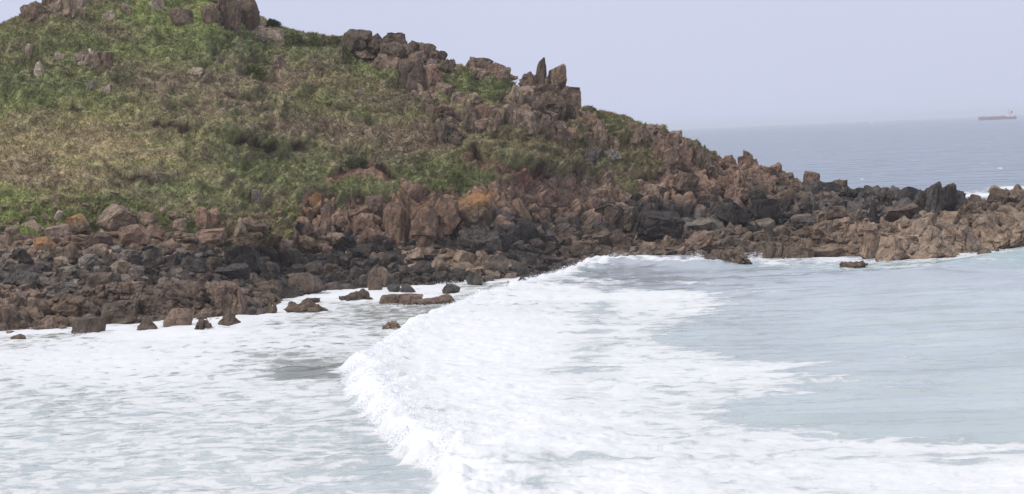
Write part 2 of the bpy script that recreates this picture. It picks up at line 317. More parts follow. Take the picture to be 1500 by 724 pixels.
def blur(a):
    a = a.copy(); a[1:-1] = (a[:-2] + 2 * a[1:-1] + a[2:]) / 4; a[:, 1:-1] = (a[:, :-2] + 2 * a[:, 1:-1] + a[:, 2:]) / 4; return a
disp = blur(disp)
dirn = NRM.copy(); dirn[..., 1] *= .9
G = G + dirn * disp[..., None] + np.array([0, -.95, .1]) * blur(OVER)[..., None]
G[rowi[:, 0] <= 1, :, 2] -= .6
PX, PY = topx(G); NRM = normals(G)

RT = blobtone(PX, PY, ROCKBLOBS, RK, pick=np.clip(.5 + .42 * f1 + .45 * noise(Pn * .35, 101), 0, 1) * .999)
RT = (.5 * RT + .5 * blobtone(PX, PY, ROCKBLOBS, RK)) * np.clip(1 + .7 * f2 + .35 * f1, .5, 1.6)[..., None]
VT1 = blobtone(PX, PY, VEGBLOBS, VG, sharp=.8)
pk = np.clip(.5 + .75 * fbm(PW * .30, 4, 111, .5), 0, .999)
VT = .62 * VT1 + .38 * blobtone(PX, PY, [(x, y, rx * 1.8, ry * 1.8, c) for x, y, rx, ry, c in VEGBLOBS], VG, pick=pk)
alt = sstep(fbm(PW * .2, 4, 131), .05, .5)[..., None]; VT = VT * (1 - .4 * alt) + .4 * alt * VG['heather']
alt = sstep(fbm(PW * .18, 4, 151), .15, .5)[..., None]; VT = VT * (1 - .25 * alt) + .25 * alt * VG['bright']
VT = VT * (.82 + .4 * sstep(bush, .55, 1)[..., None])  # hollows between bushes darkened, tops lightened: shade put into the plant tone
SOILC = RK['soil'] * (1 + .5 * n_b[..., None])
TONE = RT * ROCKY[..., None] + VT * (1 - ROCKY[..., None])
TONE = TONE * (1 - SOIL[..., None]) + SOILC * SOIL[..., None]
TONE = TONE * (1 - LIP_SHADE[..., None]) + lin((70, 58, 50), .01) * LIP_SHADE[..., None]; SOIL = np.maximum(SOIL, LIP_SHADE)  # shade under the turf lips painted as a dark band, kept free of plants
TONE = np.clip(TONE, .006, .9)
LICH = np.zeros_like(rk)
for x, y, rx, ry, v in [(710,284,26,7,.75),(60,362,28,12,.6),(115,322,14,8,.5),(470,290,20,9,.6),(440,308,18,10,.45),(860,205,20,10,.25),(1080,285,30,10,.3),(410,325,40,10,.3),(500,305,90,14,.2),(110,375,40,10,.35),(0,380,30,14,.35)]:
    LICH = LICH + v * np.exp(-((PX - x) / rx) ** 2 - ((PY - y) / ry) ** 2)
LICH = np.clip(LICH, 0, .8) * (ROCKY > .5)

def strip(name, r0, r1, label=None):
    g = G[r0:r1 + 1]; me = mesh_np(name, g.reshape(-1, 3), gridf(g.shape[0], C_)[:, ::-1] if False else gridf(g.shape[0], C_), ROCK_G, False,
        dict(tone=TONE[r0:r1 + 1].reshape(-1, 3), lichen=LICH[r0:r1 + 1].ravel()))
    return link(name, me, kind='structure')
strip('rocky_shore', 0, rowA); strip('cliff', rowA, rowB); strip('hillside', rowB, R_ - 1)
print('terrain', G.shape, time.time() - T0)

# depth map of the relief as the photograph's rays meet it (used only to find where things stand)
BW = 3.0; nx, ny = int(2400 / BW), int(760 / BW); off_x, off_y = 450, 20
bi = ((PX + off_x) / BW).astype(int); bj = ((PY + off_y) / BW).astype(int)
ok = (bi >= 0) & (bi < nx) & (bj >= 0) & (bj < ny)
DM = np.full((ny, nx), 1e9); np.minimum.at(DM, (bj[ok], bi[ok]), G[..., 1][ok])
def hit(x, y):
    """first point of the headland or sea met through photo pixel x, y; None for open sky"""
    for dy in range(0, 60):
        i = int((x + off_x) / BW); j = int((y + dy * BW + off_y) / BW)
        if 0 <= i < nx and 0 <= j < ny and DM[j, i] < 1e8: 
            d = DM[j, i]; break
    else: return None
    s = ray(x, y)
    if s[2] < 0:
        ds = sea_pt(x, y)[1]
        if ds < d: return sea_pt(x, y)
    return pt(x, y + dy * BW, d)

# ------------------------------------------------------------------ rock shapes
import bmesh
def ico(sub):
    bm = bmesh.new(); bmesh.ops.create_icosphere(bm, subdivisions=sub, radius=1)
    V = np.array([v.co[:] for v in bm.verts]); Fc = np.array([[v.index for v in f.verts] for f in bm.faces]); bm.free(); return V, Fc
ICO = {k: ico(k) for k in (2, 3, 4, 5)}
def rock_shape(kind, seed, sub=4):
    r = np.random.default_rng(seed); V, Fc = ICO[sub]; V = V.copy() * 1.5
    if kind in ('block', 'fin', 'mono'): n = 9; asp = (1, .8, .8)
    elif kind == 'round': n = 26; asp = (1, .9, .75)
    elif kind == 'slab': n = 10; asp = (1.2, .8, .5)
    elif kind == 'peak': n = 9; asp = (1, .8, 1)
    else: n = 12; asp = (1, .8, .8)
    pl = []
    if kind in ('block', 'slab', 'fin', 'mono'):
        q = r.normal(size=(3, 3)) * (.5 if kind == 'mono' else .3) + np.eye(3); q /= np.linalg.norm(q, axis=1, keepdims=True)
        for a in q: pl += [(a, r.uniform(.6, .85)), (-a, r.uniform(.6, .85))]
    if kind == 'peak':
        for k in range(5):
            a = k * 2 * math.pi / 5 + r.uniform(-.5, .5); v = np.array([math.cos(a), math.sin(a), r.uniform(.25, .7)]); pl.append((v / np.linalg.norm(v), r.uniform(.42, .6)))
    if kind == 'mono': n = 20
    for _ in range(n):
        v = r.normal(size=3); v /= np.linalg.norm(v)
        pl.append((v, r.uniform(.72, 1.0) if kind != 'round' else r.uniform(.85, 1.0)))
    for v, d in pl:
        V -= np.maximum(V @ v - d, 0)[:, None] * v
    V *= np.array(asp)
    nr = V / (np.linalg.norm(V, axis=1, keepdims=True) + 1e-9)
    a, e = facets(V * np.array([1.7, 1.7, 1.0]) + seed * 3.1, seed); a2, _ = facets(V * 4.2 + seed, seed + 9)
    k = {'mono': .3, 'round': .25, 'slab': .8, 'jag': 1.8, 'peak': 1.1, 'block': .9, 'fin': .9}[kind]
    V = V + nr * (k * (.16 * a - .07 * np.exp(-(e / .08) ** 2) + .055 * a2) + .035 * fbm(V * 2.5, 3, seed))[:, None]
    if kind == 'jag':
        V[:, 2] += .35 * (facets(V * np.array([2.2, 1.2, .01]) + seed, seed + 3)[0]) * (V[:, 2] > 0)
    if kind == 'fin':
        t_ = np.clip((V[:, 2] - V[:, 2].min()) / np.ptp(V[:, 2]), 0, 1) ** 1.4; V[:, 0] = V[:, 0] * (1 - .5 * t_) + .42 * t_ * V[:, 0].max(); V[:, 1] *= 1 - .3 * t_; zc = V[:, 2].min() + .8 * np.ptp(V[:, 2]) - .18 * (V[:, 0].max() - V[:, 0]); V[:, 2] = np.minimum(V[:, 2], zc)
    mn, mxx = V.min(0), V.max(0); V = (V - (mn + mxx) / 2) / (mxx - mn)          # unit bounding box
    return V, Fc
SHAPES = {}; MESHES = {}
NV = {'mono': 6, 'fin': 3, 'block': 12, 'round': 7, 'slab': 7, 'peak': 5, 'jag': 6}
def shape(kind, i, sub=4):
    key = (kind, i % NV[kind], sub)
    if key not in SHAPES:
        SHAPES[key] = rock_shape(kind, 17 * (i % NV[kind]) + {'mono': 7, 'fin': 6, 'block': 1, 'round': 2, 'slab': 3, 'peak': 4, 'jag': 5}[kind] * 1000, sub)
    return SHAPES[key]
def rmesh(kind, i, sub=4):
    key = (kind, i % NV[kind], sub)
    if key not in MESHES:
        V, Fc = shape(kind, i, sub); MESHES[key] = mesh_np('rock_' + kind, V, Fc, ROCK_O)
    return MESHES[key]
KN = dict(m='mono', f='fin', b='block', r='round', s='slab', p='peak', j='jag')
FLAT = dict(b=1.0, r=.95, s=.95, p=1.0, j=.9)
cnt = [0]
def put_rock(name, box, kc, tone, d=None, parent=None, porigin=None, lich=0, sub=None, bury=.22, **props):
    x0, y0, x1, y1 = box; xc = (x0 + x1) / 2
    if d is None:
        h = hit(xc, y1 - 1)
        d = h[1]
    cnt[0] += 1; i = cnt[0]
    wpx = x1 - x0; W = wpx / F * d * 1.06; H = (y1 - y0) / F * d
    D = W * random.uniform(.75, 1.0) if wpx < 2.2 * (y1 - y0) else W * .55
    base = pt(xc, y1, d); Ht = H * (1 + bury)
    c = base + np.array([0, D * .32, H - Ht / 2])
    c[0] *= c[1] / base[1] if abs(base[1]) > 1 else 1
    c[2] = CAMZ + (base[2] + H / 2 - CAMZ) * c[1] / base[1] - H * bury / 2
    if sub is None: sub = 4 if wpx > 26 else 3
    if porigin is not None: c = c - porigin
    o = link(name, rmesh(KN[kc], i * 5 + 3, sub), parent, c, **props)
    o.scale = (W, D, Ht); 
    if random.random() < .5 and kc != 'f': o.scale.x *= -1
    if random.random() < .4: o.scale.y *= -1
    t = RK[tone] if isinstance(tone, str) else tone
    t = np.clip(t * random.uniform(.86, 1.14) * np.array([random.uniform(.97, 1.03), 1, random.uniform(.96, 1.04)]), .006, .9)
    o['tone'] = [float(v) for v in t]; o['lichen'] = float(lich)
    return o, c

# ------------------------------------------------------------------ crags and outcrops: x0 y0 x1 y1 shape tone per block
OUT = [
 ('crag on the skyline with a pointed finger of rock standing on top', 'crags along the skyline',
  '784 84 801 122 f umber;800 94 830 130 f brown;763 104 786 128 b brown;782 108 806 130 b brown;816 125 846 156 b brown;778 122 822 150 b brown;747 122 764 152 b tan;762 124 780 150 b tan;780 146 798 166 b umber;795 148 824 168 b umber;818 144 843 172 b umber;836 160 848 176 b umber;845 160 864 172 j brown'),
 ('double humped crag on the skyline left of the pointed finger crag', 'crags along the skyline',
  '686 82 718 106 b brown;714 90 738 108 b red;728 96 746 116 b brown;690 98 716 114 b brown;738 106 756 116 j brown;664 92 690 106 j tan'),
 ('long broken skyline crag with a stepped top above the middle of the slope', 'crags along the skyline',
  '509 41 540 64 r umber;541 48 564 68 b umber;565 47 594 70 b umber;560 60 590 84 b umber;585 64 606 84 r brown;600 58 614 72 b umber;614 61 636 84 b brown;630 72 652 90 b umber;524 64 552 80 s brown;550 76 572 100 b brown;566 80 594 114 b brown;592 82 618 121 b umber;614 92 644 122 b red;640 84 664 104 j umber;655 92 680 106 j tan;606 74 622 90 b brown'),
 ('bulky rounded crag cut by the top edge of the photo', 'crags along the skyline',
  '298 4 322 34 b umber;316 -22 348 42 b umber;344 -14 376 34 r umber;304 -26 340 10 b brown;330 16 352 42 b umber;352 -24 368 4 b umber;360 10 378 30 b umber'),
 ('low pale outcrop lying below the rounded crag at the top edge', 'outcrops on the slope',
  '354 36 384 50 s pale;382 40 414 56 s pale;370 46 396 58 b pale'),
 ('broken crag at the top left corner of the headland', 'crags along the skyline',
  '33 4 50 26 b brown;46 0 62 20 b brown;58 -12 84 20 b brown;80 -14 108 20 b tan;60 8 78 22 s grey;100 -18 122 12 b pale;56 20 74 30 s tan;104 10 122 24 s brown'),
 ('pale knobbly outcrop on the left part of the slope', 'outcrops on the slope',
  '113 73 134 92 b pale;128 72 150 98 b tan;144 74 164 97 b brown'),
 ('tall ribbed grey outcrop with an orange boulder perched beside it', 'outcrops on the slope',
  '763 161 784 186 b tan;776 160 800 190 b umber;790 168 814 208 b umber;808 172 828 210 b umber;824 190 838 210 b brown'),
 ('reddish block outcrop on the slope below the double humped crag', 'outcrops on the slope',
  '684 153 703 182 b umber;698 150 722 180 b red;716 156 736 182 b brown;700 172 724 190 s brown'),
 ('narrow upright outcrop left of the crag with the finger', 'outcrops on the slope', '738 148 758 178 b tan;734 156 746 174 b umber;748 140 762 156 b brown'),
 ('dark furrowed outcrop in the grass below the long skyline crag', 'outcrops on the slope', '637 176 656 206 b umber;650 180 672 208 b dkgrey;660 190 682 210 b umber'),
 ('thin leaning outcrop with a dark side in the middle of the slope', 'outcrops on the slope', '619 140 632 162 b brown;626 150 642 172 b umber;640 154 662 172 s umber'),
 ('steep rusty outcrop under the grassy shoulder of the ridge', 'outcrops on the slope', '852 162 876 196 b red;872 170 888 214 b brown;856 192 874 216 b umber;888 196 904 220 j brown;836 172 856 188 b brown'),
 ('jagged outcrop on the ridge where it starts to fall to the sea', 'crags along the skyline', '932 181 950 200 j brown;944 180 964 196 j brown;926 190 944 212 j umber;956 188 974 206 j brown;918 176 934 190 j brown'),
 ('steep craggy shoulder dropping from the ridge towards the sea', 'crags along the skyline',
  '958 196 982 232 b red;976 190 996 214 b brown;990 204 1012 236 b red;1004 206 1018 228 j umber;1014 209 1032 238 j umber;1026 220 1044 248 j umber;1000 230 1024 252 b brown;960 228 986 252 b umber;1034 236 1052 256 j brown;974 214 994 240 b brown'),
 ('large dark jagged peak on the point in front of the open sea', 'low rock humps towards the point', '1345 274 1372 309 b black;1352 266 1384 308 f dkgrey;1372 268 1400 308 f black;1390 276 1412 306 b black;1402 284 1420 308 b dkgrey'),
 ('grass topped rock hump at the foot of the ridge', 'low rock humps towards the point', '1050 248 1076 284 j red;1070 246 1098 286 j red;1092 250 1120 288 j brown;1112 254 1136 280 j brown;1130 260 1150 280 j umber'),
 ('craggy rock hump with two bumps beyond the grass topped hump', 'low rock humps towards the point', '1152 260 1176 284 j umber;1172 263 1190 280 j umber;1146 274 1168 292 b umber'),
]
def outcrop(label, group, spec):
    bl = []
    for s in spec.split(';'):
        a = s.split(); bl.append((tuple(float(v) for v in a[:4]), a[4], a[5]))
    ds = []
    for b, k, t in bl:
        xc = (b[0] + b[2]) / 2; yb = b[3] - 1; i = int((xc + off_x) / BW); j = int((yb + off_y) / BW)
        ds.append(DM[j, i] if 0 <= j < ny and DM[j, i] < 1e8 else None)
    good = [d for d in ds if d]; dmax = max(good)
    bx = min(b[0][0] for b in bl); bX = max(b[0][2] for b in bl); low = max(bl, key=lambda b: b[0][3]); dl = ds[bl.index(low)] or dmax
    org = pt((bx + bX) / 2, low[0][3], dl)
    root = link('rock_outcrop', None, None, org, label=label, category='rock outcrop', group=group)
    fl = []
    for (b, k, t), d in zip(bl, ds):
        if k in 'pf': continue
        for q in range(2):
            w_ = (b[2] - b[0]) * random.uniform(.45, .7); h_ = (b[3] - b[1]) * random.uniform(.5, .8); xq = random.uniform(b[0] - w_ * .3, b[2] - w_ * .6); yq = random.uniform(b[1] + h_ * .25, b[3] - h_ * .5)
            fl.append(((xq, yq, xq + w_, yq + h_), random.choice('bbj'), t, d))
    for (b, k, t, d) in [(b, k, t, d) for (b, k, t), d in zip(bl, ds)] + fl:
        d = min(d or dmax, dl + 9)
        if k not in 'pf': b = (b[0] - (b[2] - b[0]) * .15, b[1] + 1, b[2] + (b[2] - b[0]) * .15, b[3] + (b[3] - b[1]) * .1)
        put_rock('rock_block', b, k, t, d=d, parent=root, porigin=org, bury=.4, lich=random.choice([0, 0, 0, .15]))
for o in OUT: outcrop(*o)

# ------------------------------------------------------------------ single boulders: x0 y0 x1 y1 shape tone lichen | label
B = '''
143 299 198 343 m brownL 0|largest brown boulder tilted at the foot of the green slope on the left
175 328 222 358 m redL 0|rounded reddish boulder lying just below the largest tilted boulder
135 340 166 361 m umber 0|flat grey-brown boulder below and left of the largest tilted boulder
94 343 139 366 s brownL 0|flat-topped pinkish boulder under the orange lichened boulder
68 329 107 355 m brownL 0|broad smooth boulder left of the flat-topped pinkish boulder
33 321 66 344 m brownL 0|blocky boulder nearest the left edge under the bright green grass
98 313 131 336 m tan .5|boulder capped with orange lichen beside the largest tilted boulder
50 346 82 370 m tan .6|orange lichened boulder among the rubble at the far left
78 354 118 382 s umber .3|dark slanting boulder right of the orange lichened rubble
-6 344 19 361 m brownL 0|brown boulder cut by the left edge of the photo
203 310 228 327 m brownL 0|small squarish boulder above the rounded reddish boulder in the grass
213 329 243 350 m redL 0|reddish boulder touching the right side of the rounded reddish boulder
79 307 98 324 m pale 0|pale knobbly stone standing in green grass above the boulders
287 302 306 336 m redL 0|upright red-brown rock set in the grassy bank
303 304 322 335 m redL 0|second upright red-brown rock set in the grassy bank
253 320 275 338 m brownL 0|slanting stone half buried in grass below the bank
287 335 332 357 m redL .2|broad warm brown boulder where the green bank meets the boulders
252 341 288 358 s brownL 0|low brown boulder left of the broad warm brown boulder
342 318 363 344 p tan 0|pointed tan boulder leaning in the low earth bank
361 321 393 347 s umber 0|dark slanting boulder leaning right in the low earth bank
452 282 474 322 s brown .45|slab with an orange lichen top leaning on the low cliff
470 290 492 328 b brown .2|leaning slab split off beside the orange topped slab
430 303 459 322 b brown .45|orange lichened block above the left end of the low cliff
454 314 486 352 s brown .3|long tilted slab at the left end of the low cliff
430 317 459 344 r red .25|rounded red-brown boulder at the left end of the low cliff
500 286 528 318 p red 0|pyramid shaped red rock standing in the low cliff
488 313 522 348 b red .2|broad red block at the foot of the pyramid shaped rock
518 312 551 347 b red 0|red block with a squared right side next to the dark cleft
532 286 563 312 b umber 0|grey-brown rock above the dark vertical cleft in the cliff
563 289 606 347 b red .15|large smooth-faced block right of the dark vertical cleft
600 296 642 347 b red .25|fractured slab leaning right of the large smooth-faced block
632 288 674 336 b red .15|cracked red block between the fractured slab and the orange topped rock
668 282 735 334 r umber .42|huge rock with a bright orange lichen crown in the low cliff
672 332 736 372 s dkgrey 0|big smooth dark grey slab below the orange crowned rock
400 350 430 372 r brown .2|brown boulder at the top of the black boulder field
425 343 468 372 b umber 0|blocky brown rock at the foot of the leaning slabs
460 334 506 358 s brown .2|slanting brown slab running down to the black boulders
486 345 528 370 b black 0|large black boulder under the slanting brown slab
744 319 791 354 r black 0|big black boulder below the bare earth band
731 340 748 372 b black 0|narrow black upright rock right of the big dark grey slab
735 366 790 388 b dkgrey 0|dark slab of rock under the big black boulder
871 298 936 334 s umber 0|long dark slab overhanging at the foot of the ridge
932 309 1002 350 b black 0|very black massive rock at the foot of the ridge
855 214 888 240 b dkgrey 0|grey boulder in the grass beneath the steep rusty outcrop
884 218 912 240 s grey 0|wedge shaped grey boulder beside the grey boulder under the rusty outcrop
827 187 848 205 r lichen 0|smooth orange-brown boulder perched right of the ribbed outcrop
985 251 1024 282 b umber 0|dark wedge of rock under the steep craggy shoulder
1003 319 1046 345 s grey 0|smooth grey slab right of the very black rock
995 340 1048 368 b brown 0|brown ledge rock behind the splashing wave
935 353 966 372 s tan 0|pale flat rock above the breaking wave
815 359 837 378 p umber 0|small pyramid boulder in the middle of the dark boulders
836 352 864 376 b umber 0|brown boulder right of the small pyramid boulder
1047 364 1102 392 j umber 0|ribbed rock standing in the water at the end of the splash
1311 273 1350 300 r black 0|dark rounded rock left of the jagged peak on the point
1278 279 1310 298 j dkgrey 0|low dark rock on the skyline of the point left of the rounded one
1269 293 1294 340 p black 0|tall dark standing triangle of rock in the middle of the point
1188 266 1232 281 s black 0|flat topped black rock on the edge against the open sea
1224 272 1262 290 j black 0|low black rock ridge against the open sea
1258 340 1288 382 b tan 0|upright tan block at the water right of the low brown rocks
1284 343 1336 384 p tan 0|tan rock sloping down to the water beside the upright block
1332 330 1398 382 p tan .0|large tan rock sloping right into the water
1188 358 1234 380 s brown 0|low brown rock at the waterline of the point
1110 352 1150 382 s umber 0|low dark brown rock at the waterline right of the ribbed rock
1148 360 1190 382 b umber 0|squat brown rock at the waterline between two low ones
1372 328 1440 370 j tan 0|long tan rock ledge meeting the water
1432 326 1506 366 j tan 0|tan ledge rock running off the right edge of the photo
1466 330 1500 354 r umber 0|rounded brown rock on the ledge at the right edge
1288 327 1322 344 s tan 0|pale flat slab right of the standing triangle rock
1256 327 1286 344 s tan 0|pale flat slab left of the foot of the standing triangle rock
1402 296 1434 316 b brown 0|brown block on the point left of the rock mounds at the right edge
1448 271 1470 284 r tan 0|rounded rock on the skyline near the right edge
1468 275 1506 298 j brown 0|brown rock mound on the skyline at the right edge
1180 331 1216 356 b brown 0|brown block standing among the low rocks of the point
1160 316 1196 334 s dkgrey 0|dark flat rock in the middle of the low rocks of the point
1210 318 1252 340 b tan 0|tan block above the water in the middle of the point
1296 298 1346 322 s umber 0|long flat rock in front of the dark rounded rock
1100 290 1146 322 b black 0|big black rock below the grass topped hump
1048 296 1098 326 b black 0|big black rock left of the one below the grass topped hump
1060 268 1100 294 s red 0|rusty slab on the face of the grass topped hump
232 409 308 454 b umber 0|large brown block at the water on the left
309 412 366 457 b brown 0|large brown block right at the foam beside the first one
200 428 256 462 b umber 0|squat brown rock near the water left of the large blocks
154 411 228 440 b brown 0|long brown rock above the squat rock near the water
36 435 78 468 b umber 0|square cornered brown rock near the left waterline
-8 446 46 484 b umber 0|big umber rock at the waterline cut by the left edge
60 412 116 434 b grey 0|blue-grey rock with a tan base in the left shore rocks
82 430 150 464 b umber 0|wide umber rock above the leftmost sea rocks
148 440 206 472 b umber 0|wide dark rock behind the small pointed sea rock
326 358 384 399 b black 0|large black boulder highest in the left boulder field
314 386 366 411 s dkgrey 0|grey slab just under the large black boulder
266 374 304 398 b dkgrey 0|dark grey boulder left of the large black boulder
114 372 148 396 b grey 0|grey block in the left boulder field below the brown boulders
162 380 194 402 r tan 0|tan block in the left boulder field right of the grey block
0 396 60 424 s dkgrey 0|long slate coloured ledge at the left edge
402 399 474 433 r umber 0|large rounded brown rock by the foam
538 390 570 418 b umber 0|olive brown boulder close to the water in the middle
487 396 515 418 b dkgrey 0|grey boulder left of the olive brown boulder
468 385 504 406 b umber 0|brown boulder up the shore from the large rounded rock
628 376 654 400 r tan 0|rounded tan boulder above the dark waterside stones
586 362 622 380 s tan 0|long tan boulder at the top of the middle boulder field
664 366 698 386 r tan 0|smooth tan boulder below the big dark grey slab
690 374 720 394 b brown 0|brown boulder right of the smooth tan boulder
684 398 706 419 b dkgrey 0|grey boulder at the edge of the foam near the breaking wave
'''
SEA_ROCKS = '''
240 450 284 478 m brown 0|pointed sea rock left of the isolated triangular one
196 461 230 485 p umber 0|small pointed sea rock second from the left edge group
106 463 154 489 m umber 0|broad sea rock with foam before it, the leftmost large one
318 455 358 478 p umber 0|isolated triangular sea rock standing in the foam
16 489 38 498 r umber 0|tiny sea rock alone near the left edge
285 466 312 482 j umber 0|low double sea rock between the pointed ones
417 436 484 457 j umber 0|long sea rock with a notched top in the foam
498 423 546 440 j umber 0|two humped sea rock in the foam near the shore
556 430 598 446 m umber 0|left block of the low reef in the foam
582 430 620 446 b brown 0|middle block of the low reef in the foam
606 432 668 446 s brown 0|long right tail of the low reef reaching towards the wave
560 469 590 484 j brown 0|brown sea rock alone in front of the breaking wave
387 441 406 458 j umber 0|small knobbly sea rock left of the notched one
361 449 378 461 r dkgrey 0|small dark rounded rock in the foam, left of the knobbly one
376 451 392 461 r dkgrey 0|smallest dark rounded rock in the foam beside the knobbly one
567 416 586 427 r dkgrey 0|dark rock at the waterside above the low reef
586 416 608 427 r dkgrey 0|second dark rock at the waterside above the low reef
648 415 674 428 r dkgrey 0|flat dark rock in the foam right of the low reef
540 413 560 425 r umber 0|red-brown rounded rock at the waterside
446 436 470 444 s dkgrey 0|thin flat rock just above the notched sea rock
758 403 775 413 p dkgrey 0|small pointed rock at the waterside near the wave
773 402 796 413 r dkgrey 0|small rounded rock at the waterside near the wave
1231 382 1271 392 j umber 0|low flat sea rock awash in front of the point
1429 363 1454 377 r umber 0|rounded sea rock off the right end of the ledge
1456 362 1468 374 p umber 0|small sea rock, the rightmost one
1030 372 1050 386 s dkgrey 0|low wet rock under the splash
'''
placed = []
def parse(txt):
    for ln in txt.strip().split('\n'):
        a, lab = ln.split('|'); a = a.split(); yield tuple(float(v) for v in a[:4]), a[4], a[5], float(a[6]), lab.strip()
nb = 0
for box, k, tone, li, lab in parse(B):
    h = hit((box[0] + box[2]) / 2, box[3] - 1)
    o, c = put_rock('boulder', box, k, tone, lich=li, label=lab, category='boulder', group='boulders of the shore and low cliff', sub=5 if box[2] - box[0] > 50 else None)
    if lab.startswith('largest brown'): o.rotation_euler = (0, .38, .5)
    if k in 'mb': o.rotation_euler.y += random.uniform(-.22, .22)
    placed.append((*box,)); nb += 1
for box, k, tone, li, lab in parse(SEA_ROCKS):
    p = sea_pt((box[0] + box[2]) / 2, box[3])
    o, c = put_rock('sea_rock', box, k, tone, d=p[1], lich=li, label=lab, category='sea rock', group='rocks standing in the surf', bury=.45)
    placed.append((*box,)); nb += 1

# small pale stones showing through the plants
for ln in '''149 15 171 31 b pale|grey and white stone in the grass right of the top left crag
218 -2 241 13 b pale|pale stone at the top edge of the photo between the two crags
249 12 283 38 r umber|smooth brown boulder on the upper slope left of the rounded crag
30 64 55 87 b pale|whitish rock high on the left slope
50 89 66 112 b pale|narrow white-streaked rock below the whitish one
80 75 95 86 s pale|little pale stone left of the knobbly outcrop
271 98 299 111 s pale|long pale stone lying in the middle of the upper slope
362 119 385 131 s tan|flat tan stone in the heather
360 134 374 145 b pale|small bright stone below the flat tan one
150 122 165 137 b pale|small white stone in brown scrub left of centre of the slope
127 118 141 131 b grey|grey stone left of the small white stone
177 6 194 18 b tan|small tan stone near the top edge
454 84 466 96 b tan|small upright tan stone on the upper middle slope
398 80 420 98 j brown|broken brown stone on the upper slope above the heather
661 133 678 148 b tan|stone in the grass under the long skyline crag
598 132 612 139 s pale|thin pale stone lying in the grass under the stepped crag
690 140 706 150 b brown|small brown stone above the reddish outcrop
522 130 534 138 s grey|small grey stone in the middle of the green slope
368 277 382 296 b grey|grey upright slab set in the earth bank
812 182 822 190 s pale|small flat stone by the ribbed outcrop'''.split('\n'):
    a, lab = ln.split('|'); a = a.split(); box = tuple(float(v) for v in a[:4])
    put_rock('stone', box, a[4], a[5], label=lab, category='stone', group='stones showing through the plants', bury=.6)
    placed.append(box)
print('hand placed', cnt[0], time.time() - T0)

# further boulders between them, packed by size
PL = np.array(placed)
def free(x0, y0, x1, y1, lim):
    global PL
    ox = np.minimum(x1, PL[:, 2]) - np.maximum(x0, PL[:, 0]); oy = np.minimum(y1, PL[:, 3]) - np.maximum(y0, PL[:, 1])
    ov = np.where((ox > 0) & (oy > 0), ox * oy, 0) / ((x1 - x0) * (y1 - y0))
    return ov.max() < lim
ys_l = lambda x: np.interp(x, sx, [s[1] for s in SEC]); ya_l = lambda x: np.interp(x, sx, [s[2] for s in SEC])
def zone(x, y):
    if x < 230: return ('left', 'at the left end of the shore')
    if x < 480: return ('dark', 'in the dark boulder field left of the cleft')
    if x < 860: return ('mid', 'in the boulder field below the low cliff')
    if x < 1060: return ('foot', 'under the black rocks at the foot of the ridge')
    return ('point', 'on the low rocky point')
ANCH = [((b_[0] + b_[2]) / 2, (b_[1] + b_[3]) / 2, lab_) for b_, *_, lab_ in list(parse(B)) + list(parse(SEA_ROCKS)) if len(lab_.split()) <= 10]
USED = set()
def near_label(size, colr, x, y):
    for ax, ay, al in sorted(ANCH, key=lambda a: (a[0] - x) ** 2 + (2.2 * (a[1] - y)) ** 2):
        dx, dy = x - ax, 2 * (y - ay)
        w_ = ('right of' if dx > 0 else 'left of') if abs(dx) > abs(dy) else ('below' if dy > 0 else 'above')
        lb = f'{size} {colr} boulder {w_} the {al}'
        if lb not in USED and len(lb.split()) <= 16: USED.add(lb); return lb
n_fill = 0; tries = 0; target = 182; scal = 34.0
while n_fill < target and tries < 9000:
    tries += 1
    scal = 34 - 20 * n_fill / target if tries < 6000 else 14
    x = random.uniform(-15, 1510); top = ya_l(x) - (14 if x < 380 else 0)
    if x > 1060: top = np.interp(x, sx, [s[4] for s in SEC]) + 10
    y = random.uniform(top + 6, ys_l(x) + 1)
    w_ = scal * random.uniform(.75, 1.15); h_ = w_ * random.uniform(.42, .8)
    if not free(x - w_ / 2, y - h_, x + w_ / 2, y, .22): continue
    z, ph = zone(x, y)
    t = blobtone(np.array([x]), np.array([y]), ROCKBLOBS, RK, pick=np.array([random.random() * .999]))[0] * .75 + .25 * RK['umber']
    lum = t.sum() / 3; size = 'large' if w_ > 27 else ('middling' if w_ > 18 else 'small')
    colr = 'black' if lum < .05 else ('dark grey' if t[2] > t[0] * .85 else ('dark brown' if lum < .1 else 'light brown'))
    put_rock('boulder', (x - w_ / 2, y - h_, x + w_ / 2, y), random.choice('bbbsrjb'), t, lich=random.choice([0, 0, .25]) if y < ya_l(x) + 25 and x < 520 else 0,
             label=near_label(size, colr, x, y - h_ / 2), category='boulder', group=f'{size} {colr} boulders {ph}', bury=.3, sub=3)
    PL = np.vstack([PL, (x - w_ / 2, y - h_, x + w_ / 2, y)]); n_fill += 1
print('filled', n_fill, tries, time.time() - T0)

